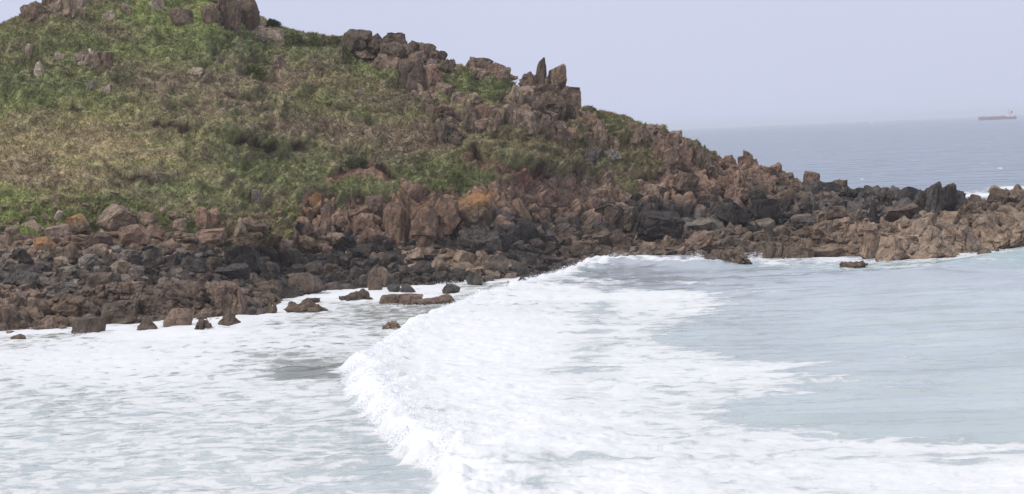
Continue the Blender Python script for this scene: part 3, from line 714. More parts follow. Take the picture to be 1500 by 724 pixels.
def bedrock(parent, n, r0, r1, xr, wr, seed):
    rr = random.Random(seed); k = 0; tr = 0; done = []
    while k < n and tr < n * 60:
        tr += 1; i = rr.randrange(r0, r1); j = rr.randrange(C_); x, y = PX[i, j], PY[i, j]
        if not (xr[0] < x < xr[1]) or ROCKY[i, j] < .6 or SOIL[i, j] > .3: continue
        bi_, bj_ = int((x + off_x) / BW), int((y + off_y) / BW)
        if G[i, j, 1] > DM[bj_, bi_] + 2.5: continue
        w_ = wr[0] + (wr[1] - wr[0]) * rr.random() ** 1.6; h_ = w_ * rr.uniform(.4, .85)
        if not free(x - w_ / 2, y - h_, x + w_ / 2, y, .7) or any(abs(x - a) < (w_ + c) * .26 and abs(y - b) < (w_ + c) * .2 for a, b, c in done): continue
        done.append((x, y, w_)); k += 1
        t = blobtone(np.array([x]), np.array([y]), ROCKBLOBS, RK, pick=np.array([rr.random() * .999]))[0]
        o, c = put_rock('rock', (x - w_ / 2, y - h_, x + w_ / 2, y), rr.choice('bbbs'), t, d=G[i, j, 1] + .25 + .30 * w_ / F * G[i, j, 1], parent=parent, bury=.7, sub=3)
        o.location.z -= .12 * w_ / F * G[i, j, 1]
        o.rotation_euler = (0, rr.choice((-1, 1)) * rr.uniform(.1, .55), rr.uniform(-.4, .4)); o.scale.x *= 1.05
    return k
print('bedrock', bedrock(bpy.data.objects['cliff'], 296, rowA - 6, rowB, (390, 1510), (14, 42), 3), bedrock(bpy.data.objects['hillside'], 110, rowB, rowR - 14, (380, 1300), (10, 28), 4), time.time() - T0)

# loose rubble: thousands of stones, one mass
def rubble(n, rmin, rmax, sub, seed, rows_rng, px_rng=(-400, 1900), yfun=None, zmin=-.3):
    r = np.random.default_rng(seed); Vs = []; Fs = []; Ts = []; o = 0
    protos = [shape(k, i, sub) for k in ('block', 'slab', 'round') for i in range(5)]
    m = 0
    while m < n:
        i = r.integers(rows_rng[0], rows_rng[1]); j = r.integers(0, C_)
        p = G[i, j]; x, y = PX[i, j], PY[i, j]
        if not (px_rng[0] < x < px_rng[1]) or p[2] < zmin: continue
        if yfun and not yfun(x, y): continue
        s = rmin + (rmax - rmin) * r.random() ** 2.2; a = r.uniform(0, 6.28); c_, s_ = math.cos(a), math.sin(a)
        V, Fc = protos[r.integers(len(protos))]
        sc_ = s * np.array([r.uniform(.8, 1.3), r.uniform(.7, 1.1), r.uniform(.45, .85)])
        W = V * sc_; tl = r.normal(0, .25); W = W @ np.array([[1, 0, tl], [0, 1, r.normal(0, .25)], [-tl, 0, 1]]).T
        W = W @ np.array([[c_, -s_, 0], [s_, c_, 0], [0, 0, 1]]).T + p + np.array([0, 0, s * .08])
        t = blobtone(np.array([x]), np.array([y]), ROCKBLOBS, RK, pick=np.array([r.random() * .999]))[0] * r.uniform(.7, 1.35)
        Vs.append(W); Fs.append(Fc + o); o += len(V); Ts.append(np.repeat(t[None], len(V), 0)); m += 1
    return Vs, Fs, Ts
Vs, Fs, Ts = [], [], []
def add(r):
    o = sum(len(v) for v in Vs)
    Vs.extend(r[0]); Fs.extend([f + o for f in r[1]]); Ts.extend(r[2])
add(rubble(1500, .3, .7, 2, 13, (RB[1], RB[3] + 8), (-30, 1530)))
add(rubble(1500, .7, 1.5, 2, 3, (RB[1], RB[3] + 6), (-30, 1530)))
add(rubble(160, .5, 1.3, 2, 9, (RB[0] + 3, RB[1] + 6), (-30, 860), zmin=-.55))
add(rubble(500, .6, 1.5, 2, 5, (RB[3], RB[5]), (1060, 1530)))
add(rubble(300, .5, 1.2, 2, 6, (RB[3], RB[4]), (-30, 420)))
V = np.concatenate(Vs); me = mesh_np('rubble', V, np.concatenate(Fs), ROCK_G, False, dict(tone=np.concatenate(Ts), lichen=np.zeros(len(V))))
link('rubble', me, kind='stuff', label='loose smaller stones filling the gaps between the shore boulders', category='rubble')
print('rubble', len(V), time.time() - T0)

# ------------------------------------------------------------------ low plants: grass, heather, bracken as a mass of leaves
def leaf_mass(P, nrm, tone, hgt, wid, blades, seed):
    r = np.random.default_rng(seed); n = len(P)
    out = []; to = []
    for b in range(blades):
        a = r.uniform(0, 6.283, n); dx = np.stack([np.cos(a), np.sin(a), np.zeros(n)], -1)
        o = r.normal(0, 1, (n, 3)) * np.array([.22, .22, .03])
        base = P + o * hgt[:, None] * 1.6
        lean = r.normal(0, .75, (n, 3)); lean[:, 2] = np.abs(lean[:, 2]) * .2
        tip = base + (nrm * .55 + np.array([0, 0, .6]) + lean) * (hgt * r.uniform(.6, 1.25, n))[:, None]
        w_ = (wid * r.uniform(.7, 1.3, n))[:, None]
        out.append(np.stack([base - dx * w_ / 2, base + dx * w_ / 2, tip], 1))
        to.append(np.repeat((tone * r.uniform(.86, 1.16, (n, 1)))[:, None], 3, 1))
    V = np.concatenate(out).reshape(-1, 3); T = np.concatenate(to).reshape(-1, 3)
    return V, np.arange(len(V)).reshape(-1, 3), np.clip(T, .005, .8)
def scatter(n, seed, r0, r1):
    r = np.random.default_rng(seed)
    cin = np.where((cols_x > -60) & (cols_x < 1560))[0]
    i = r.uniform(r0, r1, n); j = r.uniform(cin[0], cin[-1] - 1, n); ii, jj = i.astype(int), j.astype(int); a, b = (i - ii)[:, None], (j - jj)[:, None]
    P = (G[ii, jj] * (1 - a) + G[ii + 1, jj] * a) * (1 - b) + (G[ii, jj + 1] * (1 - a) + G[ii + 1, jj + 1] * a) * b
    keep = (ROCKY[ii, jj] < r.uniform(.3, .75, n)) & (SOIL[ii, jj] < .35)
    return P[keep], NRM[ii, jj][keep], VT[ii, jj][keep], bush[ii, jj][keep], PX[ii, jj][keep], PY[ii, jj][keep]
P, nn, tt, bb, xx, yy = scatter(300000, 21, rowA - 2, rowR + 16)
r = np.random.default_rng(5)
hgt = np.where(r.random(len(P)) < .7, .15, .27) * r.uniform(.6, 1.2, len(P))
V, Fc, T = leaf_mass(P, nn, tt, hgt, .06 + .09 * r.random(len(P)), 3, 8)
link('ground_cover', mesh_np('ground_cover', V, Fc, VEG, False, dict(tone=T)), kind='stuff', label='short grass, heather and bracken covering the hillside', category='vegetation')
print('plants', len(P), time.time() - T0)

def bush_obj(x0, y0, x1, y1, tone, label):
    xc = (x0 + x1) / 2; h = hit(xc, y1 - 1); d = h[1]; W = (x1 - x0) / F * d; H = (y1 - y0) / F * d
    r = np.random.default_rng(int(x0 * 7 + y0)); n = 900
    v = r.normal(size=(n, 3)); v /= np.linalg.norm(v, axis=1, keepdims=True); v[:, 2] = np.abs(v[:, 2]) - .15
    rad = .72 + .35 * fbm(v * 2.2 + x0, 3, 5)
    P = v * rad[:, None] * np.array([W / 2, W * .42, H]) * r.uniform(.85, 1.02, (n, 1))
    V, Fc, T = leaf_mass(P, v, np.repeat(VG[tone][None], n, 0), np.full(n, min(.3, W * .09)), np.full(n, min(.16, W * .05)), 3, int(x0))
    Vc, Fk = ICO[3]; rc = .62 + .3 * fbm(Vc * 2.2 + x0, 3, 5); Vk = Vc * rc[:, None] * np.array([W / 2, W * .42, H])
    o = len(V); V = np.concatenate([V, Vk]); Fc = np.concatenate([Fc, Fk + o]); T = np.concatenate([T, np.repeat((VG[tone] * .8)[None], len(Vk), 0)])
    b = pt(xc, y1, d)
    link('gorse_bush', mesh_np('gorse_bush', V, Fc, VEG, False, dict(tone=T)), None, b + np.array([0, W * .2, -.2]), label=label, category='bush', group='gorse bushes')
for a in [(386,22,412,38,'dark','dark bush on the skyline right under the rounded crag'),(416,40,444,60,'green','rounded green bush on the skyline, leftmost of the low pair'),
          (442,42,472,64,'green','rounded green bush on the skyline right of its twin'),(476,47,502,66,'olive','olive bush on the skyline touching the stepped crag'),
                    (500,222,548,244,'dark','dark shrub hanging over the turf edge above the low cliff'),(845,166,872,180,'green','low green bush on the grassy shoulder of the ridge'),
          (350,86,392,106,'green','green bush mound on the upper slope under the pale outcrop'),
          
          (656,240,682,262,'green','fresh green bush beside the bare earth band')]:
    bush_obj(*a)

# ------------------------------------------------------------------ the sea
def wpoly(pts): return np.array([sea_pt(x, y)[:2] for x, y in pts])
FRONT = [(905,386),(880,391),(850,399),(800,411),(745,426),(690,440),(640,460),(600,480),(560,505),(522,530),(503,543),(508,566),(528,600),(556,636),(590,666),(630,690),(645,712),(640,735),(655,775),(690,860)]
FW_ = wpoly(FRONT); FH = np.array([.9,1.1,1.1,.9,.8,.75,.75,.8,.85,.95,1.0,1.0,1.05,1.1,1.1,1.1,1.1,1.1,1.1,1.0])
def polydist(X, Y, P, vals=None):
    best = np.full(X.shape, 1e9); sg = np.ones(X.shape); vv = np.zeros(X.shape)
    for i in range(len(P) - 1):
        a, b = P[i], P[i + 1]; ab = b - a; l2 = ab @ ab
        t = np.clip(((X - a[0]) * ab[0] + (Y - a[1]) * ab[1]) / l2, 0, 1)
        dx = X - a[0] - t * ab[0]; dy = Y - a[1] - t * ab[1]; d = np.hypot(dx, dy)
        m = d < best; cr_ = ab[0] * (Y - a[1]) - ab[1] * (X - a[0])
        best = np.where(m, d, best); sg = np.where(m, np.sign(cr_), sg)
        if vals is not None: vv = np.where(m, vals[i] * (1 - t) + vals[i + 1] * t, vv)
    return best, sg, vv
def inpoly(X, Y, P):
    ins = np.zeros(X.shape, bool); n = len(P)
    for i in range(n):
        x1, y1 = P[i]; x2, y2 = P[(i + 1) % n]
        c = ((y1 > Y) != (y2 > Y)) & (X < (x2 - x1) * (Y - y1) / (y2 - y1 + 1e-12) + x1); ins ^= c
    return ins
ucol = np.concatenate([[-9000, -5000, -2500, -1400, -900], np.linspace(-600, -24, 34), np.arange(-20, 1521, 2.5), np.linspace(1526, 2100, 34), [2400, 2900, 4000, 6500, 10500]])
dips = np.concatenate([[2600, 1700, 1200, 900, 760], np.linspace(690, 560, 60), np.arange(559, 140, -.95), np.arange(138, 16, -1.8), [14.5, 13, 11.5, 10, 9, 8, 7, 6.2, 5.5, 4.8, 4.2, 3.6, 2.8, 2.1, 1.7]])
Yd = CAMZ * F / dips; SX = (ucol[None, :] - 743) / F * Yd[:, None]; SY = Yd[:, None] * np.ones((1, len(ucol)))
SP = np.stack([SX, SY, np.zeros_like(SX)], -1)
sxp, syp = topx(SP)
near = sstep(SY, 700, 330)
bd, bs, bh = polydist(SX, SY, FW_, FH)
wob = .9 * fbm(SP * .35, 3, 201) + .12 * fbm(SP * 1.3, 3, 211)
s = bd * bs + wob                                            # metres behind the foot of the breaker
bore = bh * sstep(s, 0, 1.5) * (.35 + .65 * np.exp(-np.maximum(s - 1.5, 0) / 5.5)) * np.exp(-np.maximum(s - 8, 0) / 14)
bore = bore * sstep(SY, 282, 272)
r2d, _, _ = polydist(SX, SY, wpoly([(862,404),(900,397),(950,396),(1000,397),(1045,394)]))
ridge = .65 * np.exp(-(r2d / 2.3) ** 2)
r3d, _, _ = polydist(SX, SY, wpoly([(1340,412),(1400,400),(1450,388),(1500,376),(1600,356),(1700,340)]))
swell3 = .75 * np.exp(-(r3d / 4.0) ** 2)
r4d, _, _ = polydist(SX, SY, wpoly([(-60,540),(20,520),(100,508),(200,505)])); swell4 = .22 * np.exp(-(r4d / 1.5) ** 2)
chop = .10 * fbm(SP * np.array([.12, .45, 1]), 4, 221) + .05 * fbm(SP * np.array([.6, 1.6, 1]), 3, 231)
rip = fbm(SP * np.array([.05, .16, 1]), 3, 241) * .16
# foam cover, 0..1
foam = np.zeros_like(SX)
def fb(x, y, rx, ry, v, lo=None):
    global foam
    g = np.exp(-((sxp - x) / rx) ** 2 - ((syp - y) / ry) ** 2); foam = foam * (1 - g) + v * g
leftw = (s < 0) & (SY < 300)
foam = np.where(leftw & (sxp < 905), .56, foam)
for a in [(160,530,220,36,.82),(60,520,80,18,.8),(330,500,150,22,.72),(350,575,150,25,.62),(250,640,300,40,.55),(60,600,60,20,.5),(150,690,300,40,.56),(560,690,80,30,.30),(520,640,40,25,.42),
          (450,540,60,13,.12),(470,548,50,7,.08),(430,520,80,6,.45),(640,452,80,10,.28),(560,462,60,14,.32),(470,470,60,10,.5),(430,492,90,8,.62),(620,500,40,8,.4),
          (500,432,130,10,.9),(380,458,40,10,.85),(640,424,90,7,.8),(620,436,100,4,.85),(780,410,80,5,.35),(730,420,60,5,.35),(700,438,40,8,.3),(240,490,120,10,.9),(180,483,60,6,.85),(60,492,60,7,.45),(30,510,60,6,.5),(310,470,60,10,.8),(480,580,60,10,.6)]:
    if a[0] < 905: 
        g = np.exp(-((sxp - a[0]) / a[2]) ** 2 - ((syp - a[1]) / a[3]) ** 2) * leftw; foam = foam * (1 - g) + a[4] * g
WH = [(905,384),(885,398),(850,408),(858,424),(1000,428),(1046,436),(1050,452),(1010,466),(985,476),(955,484),(965,496),(1010,512),(1100,524),(1190,530),(1150,543),(1180,556),(1140,568),(1165,578),(1090,592),(1060,606),(1070,622),(1200,636),(1300,644),(1400,652),(1520,656),(1800,665),(2200,900),(700,1000)] + FRONT[::-1]
WHw = wpoly([(x, min(y, 1200)) for x, y in WH]); ins = inpoly(SX, SY, WHw)
wd, _, _ = polydist(SX, SY, np.vstack([WHw[:28], WHw[:1]]))
dens = .5 + .5 * sstep(np.where(ins, wd, -wd), -3.2, 4.0) * 2 - .5
dens = dens + .42 * fbm(SP * np.array([.05, .38, 1]), 4, 291) * sstep(wd, 14, 2)
inner = np.where((s > -.2) & (SY < 278), dens, 0)
foam = np.where(s > -.2, np.maximum(foam * 0, np.clip(inner, 0, .72 + .2 * fbm(SP * .09, 3, 281))), foam)
for x, y, rx, ry, v in [(840,420,60,5,.35),(900,405,40,8,.15),(960,412,60,7,.06),(890,418,50,3,.55),(1000,418,50,2,.5),(900,440,120,4,.8),(1000,445,40,3,.5),(930,478,60,4,.5),(880,505,60,5,.55),(860,560,50,6,.6),(900,590,40,4,.55),
                        (1000,585,60,5,.7),(1000,620,50,4,.55),(900,630,80,5,.75),(1050,640,80,4,.65),(1200,690,120,6,.72),(1100,670,80,5,.7),(1350,670,80,6,.6),(1420,680,80,5,.45),(1480,665,50,5,.4),(1180,655,90,3,.85),(1300,648,120,3,.75),(1240,700,160,12,.86),
                        (1200,560,110,4,.55),(1240,553,80,2,.5),(1100,565,50,3,.75),(1210,628,60,2,.5),(1170,402,40,2,.45),(1060,402,40,2,.4),(700,520,130,60,.95),(760,640,150,60,.95)]:
    g = np.exp(-((sxp - x) / rx) ** 2 - ((syp - y) / ry) ** 2) * (s > .2); foam = foam * (1 - g) + v * g
foam = np.maximum(foam, .92 * np.exp(-((s - 1.3) / 1.8) ** 2) * (SY < 276))          # the breaker's face is solid white
foam = np.maximum(foam, .9 * np.exp(-((r2d) / 1.2) ** 2))
# wash along the shoreline
dsh, _, _ = polydist(SX, SY, wpoly([(x_, y_) for x_, y_ in [(-420,505),(-200,498),(0,490),(100,484),(200,478),(300,470),(355,462),(390,450),(430,438),(520,425),(600,421),(660,416),(740,412),(800,404),(850,398),(900,392),(950,389),(1020,387),(1100,384),(1200,381),(1300,383),(1400,380),(1450,370),(1530,364),(1700,362)]]))
foam = np.maximum(foam, (.82 - .14 * sstep(sxp, 1080, 1150)) * np.exp(-(dsh / 2.6) ** 2)); foam = np.maximum(foam, .55 * np.exp(-(dsh / 6.5) ** 2))
for x, y, rx, ry, v in [(1300,392,260,4,.5),(1440,384,60,4,.6),(1130,388,50,4,.7),(1220,383,60,3,.65),(1435,286,55,6,1.0),(1480,276,40,5,.9),(1400,291,30,3,.5),(1240,285,60,3,.3),(1500,283,40,4,.5),
                        (1263,262,4,1.2,.8),(1246,262,3,1,.6),(1465,246,5,1.3,.75),(1165,220,4,1.2,.7),(1100,230,4,1,.5),(1440,240,10,1,.5),(1340,236,6,1,.6),(1020,203,5,1,.5)]:
    foam = np.maximum(foam, v * np.exp(-((sxp - x) / rx) ** 2 - ((syp - y) / ry) ** 2))
foam = np.clip(foam, 0, 1)
rough = fbm(SP * np.array([1.1, 1.1, 1]), 4, 251); bil = 1 - np.abs(fbm(SP * .6, 3, 261))
swl = (1 - np.abs(fbm(SP * np.array([.035, .22, 1]), 3, 295))) ** 3 * .24 * sstep(s, 1, 5) * (1 - np.clip(foam, 0, 1))
Z = near * (swl + bore * (1 + .13 * rough) + ridge * (1 + .2 * rough) + swell3 + swell4 + chop * (1 + .5 * sstep(s, 1, -4)) + rip * sstep(s, 2, 7) + np.clip(foam - .35, 0, 1) * (.13 * (bil - .6) + .05 * rough) * (1 + .7 * np.exp(-((s - 1.5) / 3) ** 2)))
far = sstep(SY, 300, 420); Z = Z + far * .25 * fbm(SP * np.array([.02, .045, 1]), 4, 271) * sstep(SY, 4000, 1500)
SP[..., 2] = Z
# colour of the water body, with some wave shading painted in
W_near = lin((178, 188, 187)); W_far = lin((84, 104, 116)); W_brown = lin((152, 152, 142)); W_aqua = lin((146, 180, 170)); W_mid = lin((168, 174, 180))
fz = sstep(SY, 290, 330)[..., None]; wc = W_near * (1 - fz) + W_far * fz
def wmix(g, c):
    global wc
    wc = wc * (1 - g[..., None]) + c * g[..., None]
wmix(.8 * sstep(SY, 190, 245) * (1 - sstep(SY, 290, 330)) * (s > 0), W_mid)
wmix(.85 * leftw * np.clip(sstep(syp, 620, 520), 0, 1), W_brown)
for x, y, rx, ry, v, c in [(1450,385,90,10,.8,W_aqua),(1300,392,140,5,.6,W_aqua),(1500,372,40,8,.8,W_aqua),(1120,395,60,5,.4,W_aqua),(830,402,40,6,.6,W_aqua),(450,545,80,15,.9,lin((118,122,112))),(920,412,70,8,.6,lin((130,138,142)))]:  # the last patch paints the shaded trough behind the crest dark grey
    wmix(v * np.exp(-((sxp - x) / rx) ** 2 - ((syp - y) / ry) ** 2), c)
m, t, b = newmat('sea_water')
A = N(t, 'ShaderNodeAttribute', attribute_type='GEOMETRY', attribute_name='tone'); Fo = N(t, 'ShaderNodeAttribute', attribute_type='GEOMETRY', attribute_name='foam')
g = N(t, 'ShaderNodeNewGeometry')
mpz = N(t, 'ShaderNodeMapping'); mpz.inputs['Scale'].default_value = (.55, .75, .55); mpz.inputs['Rotation'].default_value = (0, 0, -.12); L(t, g.outputs['Position'], mpz.inputs[0])
wn = N(t, 'ShaderNodeTexNoise', Scale=.35, Detail=2.0); L(t, g.outputs['Position'], wn.inputs['Vector'])
wadd = N(t, 'ShaderNodeVectorMath', operation='MULTIPLY_ADD'); L(t, wn.outputs['Color'], wadd.inputs[0]); wadd.inputs[1].default_value = (1.5, 1.5, 0); L(t, mpz.outputs[0], wadd.inputs[2])
fn = N(t, 'ShaderNodeTexNoise', Scale=1.0, Detail=8.0, Roughness=.72); L(t, wadd.outputs[0], fn.inputs['Vector'])
# lacing: thin threads of foam round dark cells
vo = N(t, 'ShaderNodeTexVoronoi', feature='DISTANCE_TO_EDGE', Scale=.9); L(t, wadd.outputs[0], vo.inputs['Vector'])
lace = N(t, 'ShaderNodeMapRange', **{'From Min': 0.0, 'From Max': .3, 'To Min': .16, 'To Max': -.05}); L(t, vo.outputs['Distance'], lace.inputs[0])
st_ = N(t, 'ShaderNodeMapRange', **{'From Min': .28, 'From Max': .72}); st_.clamp = False; L(t, fn.outputs[0], st_.inputs[0])
s1 = N(t, 'ShaderNodeMath', operation='ADD'); L(t, st_.outputs[0], s1.inputs[0]); L(t, lace.outputs[0], s1.inputs[1])
s2 = N(t, 'ShaderNodeMath', operation='ADD'); L(t, s1.outputs[0], s2.inputs[0]); L(t, Fo.outputs['Fac'], s2.inputs[1])
fr = N(t, 'ShaderNodeMapRange', interpolation_type='SMOOTHSTEP', **{'From Min': .86, 'From Max': 1.22}); L(t, s2.outputs[0], fr.inputs[0])
gate = N(t, 'ShaderNodeMapRange', **{'From Min': .02, 'From Max': .12}); L(t, Fo.outputs['Fac'], gate.inputs[0])
fm = N(t, 'ShaderNodeMath', operation='MULTIPLY'); L(t, fr.outputs[0], fm.inputs[0]); L(t, gate.outputs[0], fm.inputs[1])
big = N(t, 'ShaderNodeTexNoise', Scale=.09, Detail=4.0); L(t, g.outputs['Position'], big.inputs['Vector'])
bm_ = N(t, 'ShaderNodeMapRange', **{'From Min': .3, 'From Max': .7, 'To Min': .86, 'To Max': 1.12}); L(t, big.outputs[0], bm_.inputs[0])
ws = N(t, 'ShaderNodeVectorMath', operation='SCALE'); L(t, A.outputs['Color'], ws.inputs[0]); L(t, bm_.outputs[0], ws.inputs[3])
cmx = N(t, 'ShaderNodeMix', data_type='RGBA'); L(t, fm.outputs[0], cmx.inputs[0]); L(t, ws.outputs[0], cmx.inputs[6]); fc = N(t, 'ShaderNodeMix', data_type='RGBA'); fdn = N(t, 'ShaderNodeMapRange', **{'From Min': .55, 'From Max': .95}); L(t, Fo.outputs['Fac'], fdn.inputs[0]); L(t, fdn.outputs[0], fc.inputs[0])
fc.inputs[6].default_value = (.69, .695, .68, 1); fc.inputs[7].default_value = (.81, .81, .80, 1); L(t, fc.outputs[2], cmx.inputs[7])
L(t, cmx.outputs[2], b.inputs['Base Color'])
rr = N(t, 'ShaderNodeMapRange', **{'To Min': .16, 'To Max': .9}); L(t, fm.outputs[0], rr.inputs[0]); L(t, rr.outputs[0], b.inputs['Roughness']); b.inputs['IOR'].default_value = 1.33
mpr = N(t, 'ShaderNodeMapping'); mpr.inputs['Scale'].default_value = (.35, .9, 1); L(t, g.outputs['Position'], mpr.inputs[0])
rn = N(t, 'ShaderNodeTexNoise', Scale=1.0, Detail=5.0, Roughness=.6); L(t, mpr.outputs[0], rn.inputs['Vector'])
rn2 = N(t, 'ShaderNodeTexNoise', Scale=.09, Detail=3.0, Roughness=.6); L(t, mpr.outputs[0], rn2.inputs['Vector'])
sp = N(t, 'ShaderNodeSeparateXYZ'); L(t, g.outputs['Position'], sp.inputs[0])
fd = N(t, 'ShaderNodeMapRange', **{'From Min': 290.0, 'From Max': 420.0, 'To Min': .0, 'To Max': 16.0}); L(t, sp.outputs[1], fd.inputs[0])
m1_ = N(t, 'ShaderNodeMath', operation='MULTIPLY'); L(t, rn2.outputs[0], m1_.inputs[0]); L(t, fd.outputs[0], m1_.inputs[1])
m2_ = N(t, 'ShaderNodeMath', operation='MULTIPLY_ADD'); L(t, rn.outputs[0], m2_.inputs[0]); m2_.inputs[1].default_value = .35; L(t, m1_.outputs[0], m2_.inputs[2])
m3_ = N(t, 'ShaderNodeMath', operation='MULTIPLY_ADD'); L(t, s1.outputs[0], m3_.inputs[0]); 
m4_ = N(t, 'ShaderNodeMath', operation='MULTIPLY'); L(t, fm.outputs[0], m4_.inputs[0]); m4_.inputs[1].default_value = .25; L(t, m4_.outputs[0], m3_.inputs[1]); L(t, m2_.outputs[0], m3_.inputs[2])
bp = N(t, 'ShaderNodeBump', Strength=.7, Distance=.35); L(t, m3_.outputs[0], bp.inputs['Height']); L(t, bp.outputs[0], b.inputs['Normal'])
SEA = m
me = mesh_np('sea', SP.reshape(-1, 3), gridf(*SX.shape), SEA, True, dict(tone=np.clip(wc, .005, .9).reshape(-1, 3), foam=foam.ravel()))
link('sea', me, kind='structure')
bed = plain('sand', (.30, .27, .22), .9)
V = np.array([[-31800, -300, -4], [31800, -300, -4], [31800, 31600, -4], [-31800, 31600, -4]]); link('seabed', mesh_np('seabed', V, [[0, 1, 2, 3]], bed), kind='structure')
print('sea', SX.shape, time.time() - T0)

# spray thrown up along the breaker and against the rocks
SPR = plain('foam_spray', (.88, .89, .91), .9)
r = np.random.default_rng(99); pts = []; sz = []
seg = np.linalg.norm(np.diff(FW_, axis=0), axis=1); cum = np.concatenate([[0], np.cumsum(seg)])
n = 42000; u = r.uniform(0, cum[15], n); bxx = np.interp(u, cum, FW_[:, 0]); byy = np.interp(u, cum, FW_[:, 1]); hh = np.interp(u, cum, FH)
q = np.stack([bxx, byy, np.zeros(n)], -1); ofs = r.gamma(2.0, .55, n) - .3; 
cl2 = fbm(q * .5, 3, 301)
q[:, 0] += ofs; q[:, 1] += r.normal(0, .3, n); q[:, 2] = hh * np.clip(ofs / 1.4, .03, 1.1) * (.85 + .3 * r.random(n)) + np.abs(r.normal(0, .12, n)) * (1 + cl2)
pts.append(q); sz.append(r.uniform(.012, .05, n))
def splash(x0, y0, x1, y1, hpx, n):
    n = int(n * 2.2)
    a = sea_pt(x0, y0); b_ = sea_pt(x1, y1); t = r.random(n); p = a[None] * (1 - t[:, None]) + b_[None] * t[:, None]
    env = np.clip(.45 + .9 * fbm(np.stack([t * abs(x1 - x0) / 9, np.zeros(n) + x0, np.zeros(n)], -1), 3, 311), .08, 1.3)
    h = hpx / F * a[1] * env * np.abs(r.normal(0, .45, n)); p[:, 2] = h; p[:, 1] += r.normal(0, .5, n); p[:, 0] += r.normal(0, .12, n); pts.append(p); sz.append(r.uniform(.012, .045, n))
splash(868, 396, 905, 391, 12, 1800); splash(903, 391, 1048, 390, 14, 9000); splash(1096, 386, 1116, 386, 13, 1500); splash(1020, 388, 1052, 388, 15, 2200); splash(1116, 384, 1340, 386, 5, 1500); splash(1390, 380, 1500, 368, 6, 1200)
splash(640, 418, 690, 416, 5, 400); splash(280, 480, 320, 482, 3, 300); splash(100, 492, 160, 490, 3, 300); splash(555, 448, 660, 448, 3, 300)
splash(1395, 290, 1460, 288, 8, 800); splash(1465, 280, 1500, 276, 8, 500)
P = np.concatenate(pts); S_ = np.concatenate(sz); n = len(P)
tri = r.normal(size=(n, 3, 3)) * S_[:, None, None] * np.array([1.2, 1, .8]) + P[:, None]
link('spray', mesh_np('spray', tri.reshape(-1, 3), np.arange(n * 3).reshape(-1, 3), SPR), kind='stuff', label='white spray flying off the breaking wave and the wet rocks', category='spray')

# ------------------------------------------------------------------ ships
def prism(outline, z0, z1, flare=0):
    """outline (x,y) loop -> vertices, faces"""
    n = len(outline); a = np.array(outline, float)
    V = [(x, y, z0) for x, y in a] + [(x * (1 + flare), y * (1 + flare), z1) for x, y in a]
    Fa = [list(range(n))[::-1], list(range(n, 2 * n))] + [[i, (i + 1) % n, n + (i + 1) % n, n + i] for i in range(n)]
    return V, Fa
def pym(name, VF, mat, parent, loc=(0, 0, 0)):
    me = bpy.data.meshes.new(name); me.from_pydata([tuple(v) for v in VF[0]], [], VF[1]); me.materials.append(mat); me.update()
    return link(name, me, parent, loc)
def box(x0, x1, y0, y1, z0, z1): return prism([(x0, y0), (x1, y0), (x1, y1), (x0, y1)], z0, z1)
def join(*vfs):
    V = []; Fa = []
    for v, f in vfs:
        o = len(V); V += list(v); Fa += [[i + o for i in q] for q in f]
    return V, Fa
dS = 6900.0; pS = pt(1461, 175, dS); pS[2] = 0
ship = link('cargo_ship', None, None, pS, label='long red hulled cargo ship on the horizon with its white bridge at the right end', category='ship')
ship.rotation_euler.z = math.radians(4)
M_hull = plain('hull_paint_hazed', tuple(lin((160, 128, 134))), .5); M_dark = plain('dark_paint_hazed', tuple(lin((146, 124, 136))), .5); M_wht = plain('white_paint', (.85, .85, .85), .5); M_or = plain('orange_paint_hazed', tuple(lin((180, 130, 112))), .5)  # coloured paints paled so the ship fades: haze put into the colour
Ls = 54
hull = [(-Ls, 0), (-Ls + 3, -4), (-Ls + 12, -8.5), (Ls - 6, -8.5), (Ls, -6), (Ls, 6), (Ls - 6, 8.5), (-Ls + 12, 8.5), (-Ls + 3, 4)]
h = pym('hull', prism(hull, -1, 7.4, .015), M_dark, ship)
pym('boot_stripe', prism([(x * 1.001, y * 1.005) for x, y in hull], -1.2, 3.2, 0), M_hull, h)
pym('bow_deck', prism([(-Ls * 1.015, 0), (-Ls + 2, -4.6), (-Ls + 13, -8.6), (-Ls + 13, 8.6), (-Ls + 2, 4.6)], 7.4, 10.2, .01), M_dark, ship)
for i in range(5): pym('hatch_cover', box(-36 + i * 13, -25.5 + i * 13, -6, 6, 7.4, 9.6), M_or, ship)
for xx_ in (-40, -10, 14): pym('derrick_mast', join(box(xx_ - .5, xx_ + .5, -.5, .5, 7.4, 15), box(xx_ - .2, xx_ + 6, -.3, .3, 11, 11.6)), M_or, ship)
dh = pym('deckhouse', join(box(30, 46, -7.5, 7.5, 7.4, 11), box(31, 44, -7, 7, 11, 14.2), box(32, 42, -6.5, 6.5, 14.2, 17)), M_wht, ship)
pym('bridge', join(box(30, 36, -8.4, 8.4, 17, 19.6)), M_wht, dh)
pym('bridge_window', box(29.8, 29.98, -7.5, 7.5, 17.9, 19), M_dark, dh)
for k in range(4): pym('porthole_row', box(31 + k * 2.5, 32.2 + k * 2.5, -7.2, -7.02, 12, 13.2), M_dark, dh)
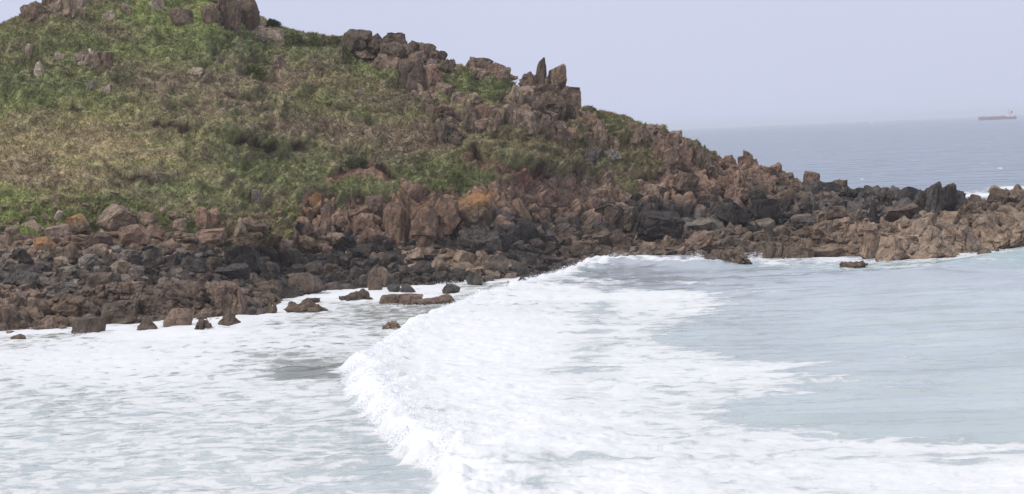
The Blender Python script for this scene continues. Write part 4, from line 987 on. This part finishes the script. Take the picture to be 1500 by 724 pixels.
fu = pym('funnel', prism([(40, -2), (45, -2), (45, 2), (40, 2)], 17, 23, -.02), M_hull, ship); pym('funnel_cap', prism([(39.8, -2.1), (45.2, -2.1), (45.2, 2.1), (39.8, 2.1)], 23, 24, 0), M_dark, fu)
pym('mast', join(box(33.6, 34.2, -.3, .3, 19.6, 30), box(33.4, 34.4, -2.5, 2.5, 24, 24.4)), M_dark, ship)
pym('lifeboat', prism([(46.5, -7), (47, -8), (51, -8), (52, -7), (51, -6), (47, -6)], 9, 11, 0), M_or, ship)
pB = pt(1277, 181, 8600); pB[2] = 0
sb = link('sailing_boat', None, None, pB, label='tiny white sailing boat on the horizon left of the cargo ship', category='sailing boat')
pym('hull', prism([(-7, 0), (-4, -1.7), (4, -2), (6, -1.6), (6, 1.6), (4, 2), (-4, 1.7)], -.3, 1.6, .06), M_wht, sb)
pym('mast', box(-.6, -.3, -.15, .15, 1.6, 21), M_wht, sb)
pym('sail', ([(-.2, -.1, 3), (5.4, -.1, 3), (-.2, -.1, 20.5), (-.2, .1, 3), (5.4, .25, 3), (-.2, .1, 20.5)], [[0, 1, 2], [5, 4, 3], [0, 3, 4, 1], [1, 4, 5, 2], [2, 5, 3, 0]]), M_wht, sb)
pym('jib', ([(-.7, -.1, 3), (-6, -.1, 2.2), (-.7, -.1, 17), (-.7, .1, 3), (-6, .1, 2.2), (-.7, .1, 17)], [[0, 1, 2], [5, 4, 3], [0, 3, 4, 1], [1, 4, 5, 2], [2, 5, 3, 0]]), M_wht, sb)
pym('boom', box(-.3, 5.6, -.12, .12, 2.4, 2.7), M_dark, sb)

# ------------------------------------------------------------------ sea air
hz = bpy.data.materials.new('sea_air'); hz.use_nodes = True; t = hz.node_tree; t.nodes.clear()
o = N(t, 'ShaderNodeOutputMaterial'); pv = N(t, 'ShaderNodeVolumePrincipled'); L(t, pv.outputs[0], o.inputs['Volume'])
pv.inputs['Color'].default_value = (.93, .95, 1, 1); pv.inputs['Density'].default_value = .00008; pv.inputs['Anisotropy'].default_value = .0
hb = pym('haze', box(-92000, 92000, -400, 31800, -5.2, 48), hz, None); hb['kind'] = 'stuff'
print('done', time.time() - T0)
